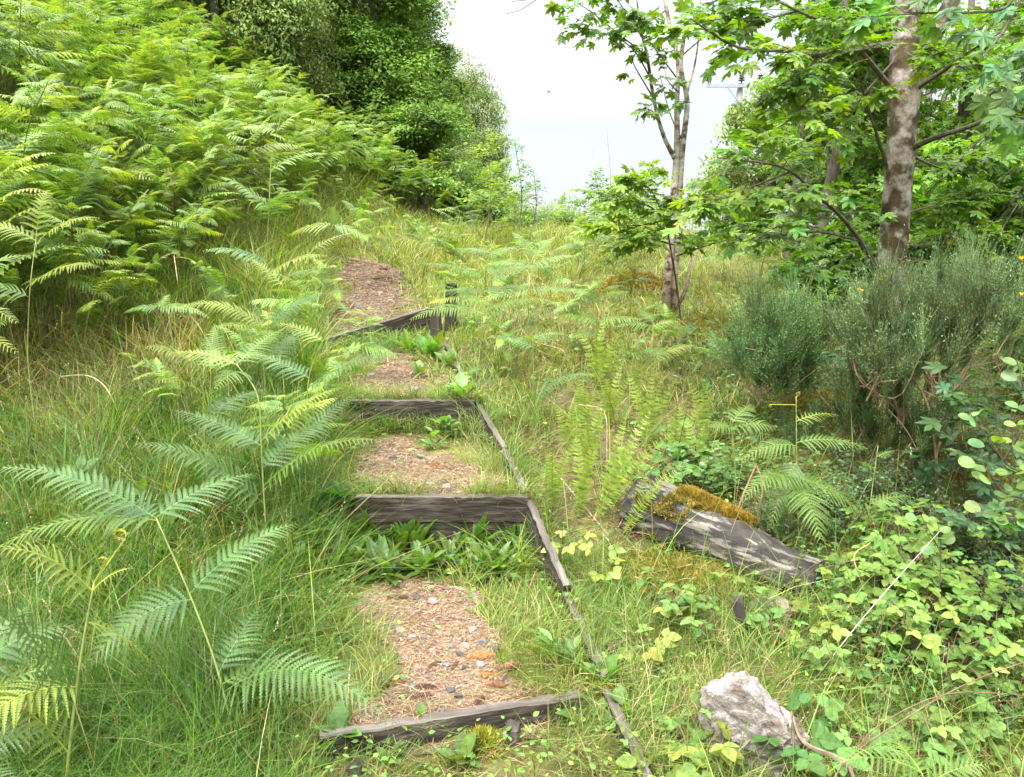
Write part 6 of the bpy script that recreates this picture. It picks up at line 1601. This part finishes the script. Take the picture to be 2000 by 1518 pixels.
def tree(lab, base, h, r, c, rad, nclump, cr, nl, ls, col, grp=None, lean=(0, 0), name='broadleaf_tree', bark='far_bark', tmpl=LEAF_DIAMOND, path=None, rmin=.35, hang=0, flat=.7, nlimb=14, cat='tree', keep=None):
    t = thing(name, base, lab, cat, grp); gw, gl, gt = Geo(), Geo(), Geo()
    pts = path or [base - A_([0, 0, .2]), base + A_([lean[0] * .3, lean[1] * .3, h * .4]), base + A_([lean[0], lean[1], h])]
    V, F = trunk_geo(pts, [r * 1.25, r, r * .7, r * .3], 30, 10, .06, int(base[0] * 10) % 50 + 3); gt.add(V, F, (1, 1, 1))
    cs = crown(gl, c, rad, nclump, cr, nl, ls, col, tmpl, flat, rmin, hang, keep=keep)
    cen = curve(pts, 30)
    for q in cs[:nlimb]:
        lo = [i for i in range(30) if cen[i][2] < q[2] - .1] or [0]
        A = cen[random.choice(lo[len(lo) // 2:])]
        V, F = tube(curve([A, (A + q) / 2 + rng.normal(0, .12, 3) + UP * .15, q], 9), np.linspace(max(r * .32, .012), .006, 9), 5, cap=False); gt.add(V, F, (1, 1, 1))
    gt.obj('trunk' if cat == 'tree' else 'stems', M[bark], t, smooth=True)
    gl.obj('crown', M['crown'] if tmpl is LEAF_DIAMOND else M['leaf'], t)
    return t
# right hand wood
RW = 'slim trees of the wood on the right'
def at(px, py, d): return on(P(px, py, d)[0], d)
rt = [  # px, d, trunk path px, crown centre px, radii m, label
    (1583, 11.5, [(1578, 640), (1592, 520), (1612, 400), (1640, 260), (1650, 60), (1650, -200)], .085, (1690, 110), (1.3, 1.3, 1.5), 'leaning slim trunk in the wood just left of the blotched sycamore', .13),
    (1545, 13, [(1545, 600), (1548, 460), (1570, 300), (1590, 120), (1590, -100)], .11, (1650, 80), (1.25, 1.3, 1.6), 'straight reddish trunk at the left edge of the right wood', .13),
    (1690, 13.5, [(1690, 600), (1685, 420), (1680, 250), (1690, 40)], .14, (1690, 200), (1.5, 1.5, 2.2), 'grey lichened trunk directly behind the blotched sycamore', .13),
    (1880, 13, [(1870, 620), (1880, 420), (1890, 200), (1900, -50)], .12, (1900, 180), (2.0, 1.8, 2.3), 'tree in the wood right of the blotched sycamore', .13),
    (2060, 12, [(2050, 620), (2060, 350), (2050, 50)], .12, (2040, 250), (1.6, 1.6, 2.4), 'tree at the right edge of the wood', .13),
    (1800, 16, [(1800, 580), (1800, 380), (1820, 100)], .13, (1800, 250), (2.8, 2, 2.6), 'wide crowned tree deep in the right wood', .14)]
for px, d, path, r, cpx, rad_, lab, ls in rt:
    b = at(px, path[0][1], d); pts = [b - A_([0, 0, .2])] + [P(a, b_, d) for a, b_ in path[1:]]
    tree(lab, b, 6, r, P(*cpx, d), rad_, 38, .48, 64, ls, SYC * 1.05, RW, tmpl=LEAF_PALM_S, path=pts, rmin=.2, flat=.5)
# shrubs closing the wood below
for k, (px, py, d, rx, rz, lab) in enumerate([(1660, 500, 10.5, .75, .55, 'leafy sycamore scrub left behind the blotched trunk'), (1850, 470, 9.6, 1.0, .9, 'leafy sycamore scrub right behind the blotched trunk'), (1960, 420, 9.2, .8, 1.0, 'tall scrub at the right edge of the wood'), (1900, 560, 10, 1.2, .6, 'low dark scrub behind the large broom'), (1700, 560, 10.5, 1.0, .6, 'low scrub behind the gap between the broom bushes'), (1590, 545, 12.5, .7, .4, 'bright scrub behind the smaller broom bush'), (1720, 420, 12, 1.2, 1.0, 'mid high scrub deep in the right wood'), (1980, 560, 8.5, .8, .7, 'scrub right of the large broom')]):
    b = at(px, 620, d)
    tree(lab, b, max(.5, P(px, py, d)[2] - b[2]), .03, P(px, py, d), (rx, rx * .8, rz), 30, .34, 55, .13, SYC * (.9 + .25 * (k % 3)), 'sycamore scrub of the right wood', name='scrub', tmpl=LEAF_PALM_S, rmin=.2, flat=.5, nlimb=10, cat='shrub')
for x_, y_, lab in [(4.7, 6.3, 'scrub beside the broom, just past the right edge of the view'), (5.6, 7.6, 'scrub at the foot of the spruce, past the right edge'), (4.3, 4.9, 'low scrub past the right edge beside the alder'), (6.2, 5.8, 'scrub farther past the right edge')]:
    b = on(x_, y_); tree(lab, b, .7, .02, b + A_([0, 0, .55]), (.7, .6, .5), 26, .3, 50, .11, SYC, 'sycamore scrub past the right edge', name='scrub', tmpl=LEAF_PALM_S, rmin=.2, flat=.6, nlimb=8, cat='shrub')
# pale crowns behind, seen through the gaps
for px, py, d, rx, rz, lab in [(1430, 400, 27, 1.9, 1.7, 'pale far birch to the left under the power pole'), (1500, 330, 25, 1.7, 2.2, 'pale far birch behind the reddish trunk'), (1570, 280, 24, 2.4, 2.4, 'pale far tree deep behind the right wood'), (1700, 300, 24, 3.0, 2.8, 'far tree behind the blotched sycamore'), (1850, 300, 22, 3.0, 3.2, 'far tree behind the right side of the wood'), (1990, 300, 20, 2.5, 3.2, 'far tree behind the right edge of the wood')]:
    b = at(px, 480, d); tree(lab, b, P(px, py - 60, d)[2] - b[2], .09, P(px, py, d), (rx, rx * .8, rz), 60, .6, 110, .11, (.17, .23, .06), 'pale trees behind the right wood', rmin=.15, hang=.6, bark='birch_bark', name='birch_tree')
for px, py, d, rx, rz, lab in [(1400, 505, 18, 1.4, .55, 'bright green bush behind the pale forked tree'), (1480, 510, 17, 1.3, .6, 'bright green bush right of the pale forked tree'), (1250, 445, 17, .9, .5, 'low bush on the crest left of the pale forked tree'), (1140, 425, 27, 1.5, .6, 'small round bush on the crest in the sky gap'), (1210, 420, 22, 1.0, .6, 'bush on the crest under the thin sapling'), (1080, 432, 30, 1.2, .45, 'lowest bush in the middle of the sky gap'), (965, 395, 24, .8, 1.0, 'bush at the right foot of the left wood'), (1010, 432, 26, .9, .4, 'bush below the thin rowan sapling'), (830, 350, 21, 1.1, .7, 'bush covering the foot of the rounded oak sapling'), (900, 380, 22, 1.0, .6, 'bush at the right foot of the oaks, behind the bracken')]:
    b = at(px, 520, d); tree(lab, b, max(.4, P(px, py, d)[2] - b[2]), .02, P(px, py, d), (rx, rx * .8, rz), 24, .35, 80, .09, (.17, .27, .06), 'bushes along the crest', rmin=.1, name='bush', nlimb=5, cat='bush')
# dark conifer at the right edge
cb = on(5.75, 8.6); ct = thing('spruce_tree', cb, 'dark drooping spruce branches at the right edge above the broom', 'tree')
g = Geo(); V, F = trunk_geo([cb - A_([0, 0, .1]), cb + A_([0, 0, 3]), cb + A_([0, 0, 7])], [.16, .12, .03], 24, 10); g.add(V, F, (1, 1, 1)); g.obj('trunk', M['far_bark'], ct, smooth=True)
gw, gl = Geo(), Geo()
for k in range(34):
    z0 = .9 + k * .17; a = math.pi + (k * 2.4) % 2.6 - 1.3; Lb = random.uniform(.9, 1.5) * (1.15 - z0 / 9)
    A = cb + A_([0, 0, z0]); e = A + A_([math.cos(a) * Lb, math.sin(a) * Lb, -.25 - .35 * Lb]); cen = curve([A, A + A_([math.cos(a) * Lb * .5, math.sin(a) * Lb * .5, .0]), e], 14)
    V, F = tube(cen, np.linspace(.014, .004, 14), 5, cap=False); gw.add(V, F, (1, 1, 1))
    for q in range(14):
        i = random.randint(3, 13); dd = nrm(A_([math.cos(a + random.choice((-1, 1)) * .9), math.sin(a + random.gauss(0, .9)), -.75])); s = cen[i]; l = random.uniform(.2, .5); e2 = s + dd * l
        V, F = tube([s, s + dd * l * .5, e2], [.003, .002, .001], 3, cap=False); gw.add(V, F, (1, 1, 1))
        n = 70; f = rng.random((n, 1)); nd = nrm(dd + rng.normal(0, .7, (n, 3)))
        T = (A_([(-.05, 0, 0), (.05, 0, 0), (.05, 1, 0), (-.05, 1, 0)]), [A_([[0, 1, 2, 3]])])
        leaves(gl, T, s + (e2 - s) * f, nd, rng.normal(size=(n, 3)), rng.uniform(.014, .026, n), vary((.05, .075, .03), n, .25))
gw.obj('branches', M['branch_bark'], ct); gl.obj('crown', M['broom'], ct)

# ---- left wood
LW = 'trees of the left wood'
OAK = (.115, .208, .034); OLV = (.15, .215, .055)
def ltree(px, d, cpx, cpy, rad_, nc, cr, nl, ls, col, lab, r=.16, top=-150, **kw):
    b = at(px, 500, d); tp = P(px, top, d)
    return tree(lab, b, tp[2] - b[2], r, P(cpx, cpy, d), rad_, nc, cr, nl, ls, col, LW, **kw)
ltree(740, 24, 705, 20, (1.95, 2.0, 3.0), 150, .75, 230, .105, OAK, 'large dense oak filling the right side of the left wood', .22, -300, name='oak_tree')
ltree(760, 23, 755, 215, (1.65, 1.5, 1.5), 90, .6, 220, .10, (.12, .21, .035), 'wide lower crowned oak hiding the trunks of the left wood', .10, 150, name='oak_tree', rmin=.2)
ltree(825, 22, 830, 270, (.95, .9, .9), 50, .45, 190, .085, (.13, .225, .04), 'rounded oak sapling bulging at the lower right of the left wood', .08, 230, name='oak_tree')
ltree(650, 22.5, 650, 180, (1.1, .9, 1.2), 50, .5, 190, .09, OAK, 'low oak growth left under the big oak, behind the bracken', .07, 150, name='oak_tree')
ltree(858, 27, 855, 190, (.85, .9, 1.7), 70, .55, 190, .10, (.12, .20, .045), 'narrow tree forming the right outline of the left wood', .10, 90)
ltree(792, 26, 790, 20, (.85, .9, 1.6), 46, .55, 190, .10, OAK, 'tree top behind the oak against the sky', .12, -60)
ltree(925, 36, 915, 270, (1.5, 1.4, 3.0), 100, .6, 210, .085, (.15, .205, .06), 'pale hanging birch at the edge of the sky gap', .12, 130, name='birch_tree', hang=1.2, flat=1.3, bark='birch_bark')
ltree(955, 34, 955, 340, (.9, .8, 1.5), 44, .45, 190, .085, (.135, .19, .055), 'smaller birch in front of the hanging birch', .08, 250, name='birch_tree', hang=1.0, flat=1.2, bark='birch_bark')
ltree(450, 20, 450, 30, (1.8, 1.6, 2.6), 130, .6, 260, .08, OLV, 'olive green feathery tree left of the oak', .14, -300, hang=.9, flat=.8)
ltree(555, 21, 550, 80, (1.4, 1.3, 2.5), 110, .6, 260, .07, (.14, .20, .05), 'olive feathery tree close beside the oak', .13, -300, hang=.9, flat=.8)
ltree(340, 21, 340, -40, (1.8, 1.6, 2.4), 90, .65, 220, .08, OLV, 'olive tree behind the bracken top at the upper left', .14, -400, hang=.7)
ltree(640, 27, 640, 80, (1.8, 1.4, 3.4), 110, .7, 190, .12, (.085, .155, .035), 'dark tree in the shade between oak and olive trees', .16, -250, rmin=.1)
ltree(520, 27, 500, 60, (2.4, 1.4, 3.4), 110, .7, 190, .12, (.12, .185, .045), 'dark tree closing the wood behind the olive trees', .16, -250, rmin=.1)
ltree(180, 22, 180, -140, (2.2, 1.8, 2.4), 60, .75, 150, .10, OAK, 'tree above the bracken at the upper left corner', .16, -500)
# saplings in the sky gap
def sapling(lab, px, py0, py1, d, nl, ls, col, wob=.12, r=.015, lean=0, wide=.4, nbr=12, name='sapling', leafn=5):
    b = at(px, py0, d); b = on(b[0], b[1]); tp = P(px + lean, py1, d); t = thing(name, b, lab, 'sapling'); gw, gl = Geo(), Geo()
    cen = curve([b, b + (tp - b) * .5 + A_([wob, 0, 0]), tp], 20); V, F = tube(cen, np.linspace(r, r * .3, 20), 5); gw.add(V, F, (1, 1, 1))
    for q in range(nbr):
        f = .25 + .75 * (q + random.random()) / nbr; A = cen[min(19, int(f * 19))]; a = random.uniform(0, 6.28); L_ = wide * (1.15 - .75 * f) * random.uniform(.6, 1.2)
        e = A + A_([math.cos(a) * L_, math.sin(a) * L_, L_ * .35]); V, F = tube([A, (A + e) / 2 + UP * .03, e], [r * .3, r * .22, r * .12], 3, cap=False); gw.add(V, F, (1, 1, 1))
        if nl:
            n = nl; ff = rng.uniform(.3, 1.05, (n, 1)); p = A + (e - A) * ff + rng.normal(0, ls * .6, (n, 3)); leaves(gl, LEAF_FOLD, p, rand_dirs(n, -.3, .3), up_normals(n, .35), ls * rng.uniform(.6, 1.2, n), vary(col, n, .2))
    gw.obj('stem', M['far_bark'], t)
    if gl.n: gl.obj('leaves', M['leaf'], t)
sapling('yellow green sapling standing at the right edge of the left wood', 948, 450, 262, 18, 26, .10, (.22, .31, .06), wide=.75, nbr=22)
sapling('thin airy rowan sapling alone against the white sky', 1010, 445, 275, 17, 14, .085, (.10, .17, .06), wide=.5, nbr=20, lean=-5)
sapling('second thin rowan stem right of the airy one', 1030, 445, 330, 17.5, 12, .08, (.10, .17, .06), wide=.4, nbr=14, lean=12)
sapling('leafy dark sapling on the crest left of the bare twigs', 1162, 460, 335, 21, 22, .13, (.12, .20, .06), wide=.55, nbr=14)
sapling('bare thin sapling standing in the sky gap', 1185, 440, 250, 25, 0, .1, (1, 1, 1), wide=.35, nbr=6, r=.012)
sapling('shorter bare twig left of the bare sapling', 1157, 440, 292, 25, 0, .1, (1, 1, 1), wide=.15, nbr=3, r=.010)
sapling('pale leafy sapling at the foot of the bare sapling', 1200, 460, 365, 20, 24, .13, (.22, .30, .09), wide=.5, nbr=14)

# ---- power pole
pb_ = on(P(1428, 450, 31)[0], 31); pt = thing('power_pole', pb_, 'far power pole with metal crossarm and dark insulators behind the leaves', 'power pole')
tz = P(1431, 168, 31)[2]; X0 = P(1378, 172, 31)[0]; X1 = P(1484, 172, 31)[0]; xc = pb_[0] + .05
g = Geo(); V, F = tube([pb_ - A_([0, 0, .3]), A_([xc, 31, tz + .08])], [.15, .11], 12); g.add(V, F, (1, 1, 1)); g.obj('pole', M['pole'], pt, smooth=False)
def bar(a, b, w_, h_):
    a, b = A_(a), A_(b); d = nrm(b - a); s = nrm(np.cross(d, A_([0, 1, .001]))); q = np.cross(d, s)
    V = [p + s * i * h_ / 2 + q * j * w_ / 2 for p in (a, b) for i, j in ((-1, -1), (1, -1), (1, 1), (-1, 1))]
    return A_(V), [A_([[0, 1, 2, 3], [7, 6, 5, 4], [0, 4, 5, 1], [1, 5, 6, 2], [2, 6, 7, 3], [3, 7, 4, 0]])]
g = Geo(); V, F = bar((X0, 30.82, tz - .02), (X1, 30.82, tz - .02), .1, .12); g.add(V, F, (1, 1, 1)); g.obj('crossarm', M['metal'], pt)
for s in (-1, 1):
    g = Geo(); V, F = bar((xc + s * .50, 30.80, tz - .07), (xc + s * .08, 30.80, tz - .55), .05, .06); g.add(V, F, (1, 1, 1)); g.obj('brace', M['metal'], pt)
for xx in (X0 + .05, xc, X1 - .05):
    y0 = 30.82; z0 = tz + .04
    prof = [(.02, 0), (.02, .08), (.09, .10), (.14, .13), (.06, .16), (.06, .18), (.13, .20), (.06, .24), (.06, .26), (.11, .28), (.05, .33), (.03, .37), (.0, .38)]
    V = A_([[xx + r_ * math.cos(a), y0 + r_ * math.sin(a), z0 + z_] for r_, z_ in prof for a in np.arange(10) / 10 * 6.2832]); n = 10
    i = np.arange(len(prof) - 1)[:, None] * n; j = np.arange(n)[None]; k = (j + 1) % n
    g = Geo(); g.add(V, np.stack([i + j, i + k, i + n + k, i + n + j], -1).reshape(-1, 4), (1, 1, 1)); g.obj('insulator', M['ceramic'], pt, smooth=True)

# ---- a small bird crossing the sky
c = P(1072, 180, 62); g = Geo()
V, F = tube([c + A_([-.14, 0, 0]), c + A_([-.08, 0, .01]), c, c + A_([.08, 0, .01]), c + A_([.13, 0, 0])], [.008, .03, .038, .03, .006], 8); g.add(V, F, (1, 1, 1))
for s in (-1, 1):
    V = A_([c + A_([-.03, 0, .02]), c + A_([.05, 0, .02]), c + A_([.02, s * .2, .07]), c + A_([-.03, s * .34, .03]), c + A_([-.05, s * .2, .06]), c + A_([-.03, 0, .0]), c + A_([.05, 0, .0])])
    g.add(V, [A_([[0, 1, 2, 4]]), A_([[4, 2, 3]]), A_([[5, 4, 2, 6]])], (1, 1, 1))
tag(g.obj('bird', M['bird'], loc=c), 'tiny bird flying in the white sky', 'bird')
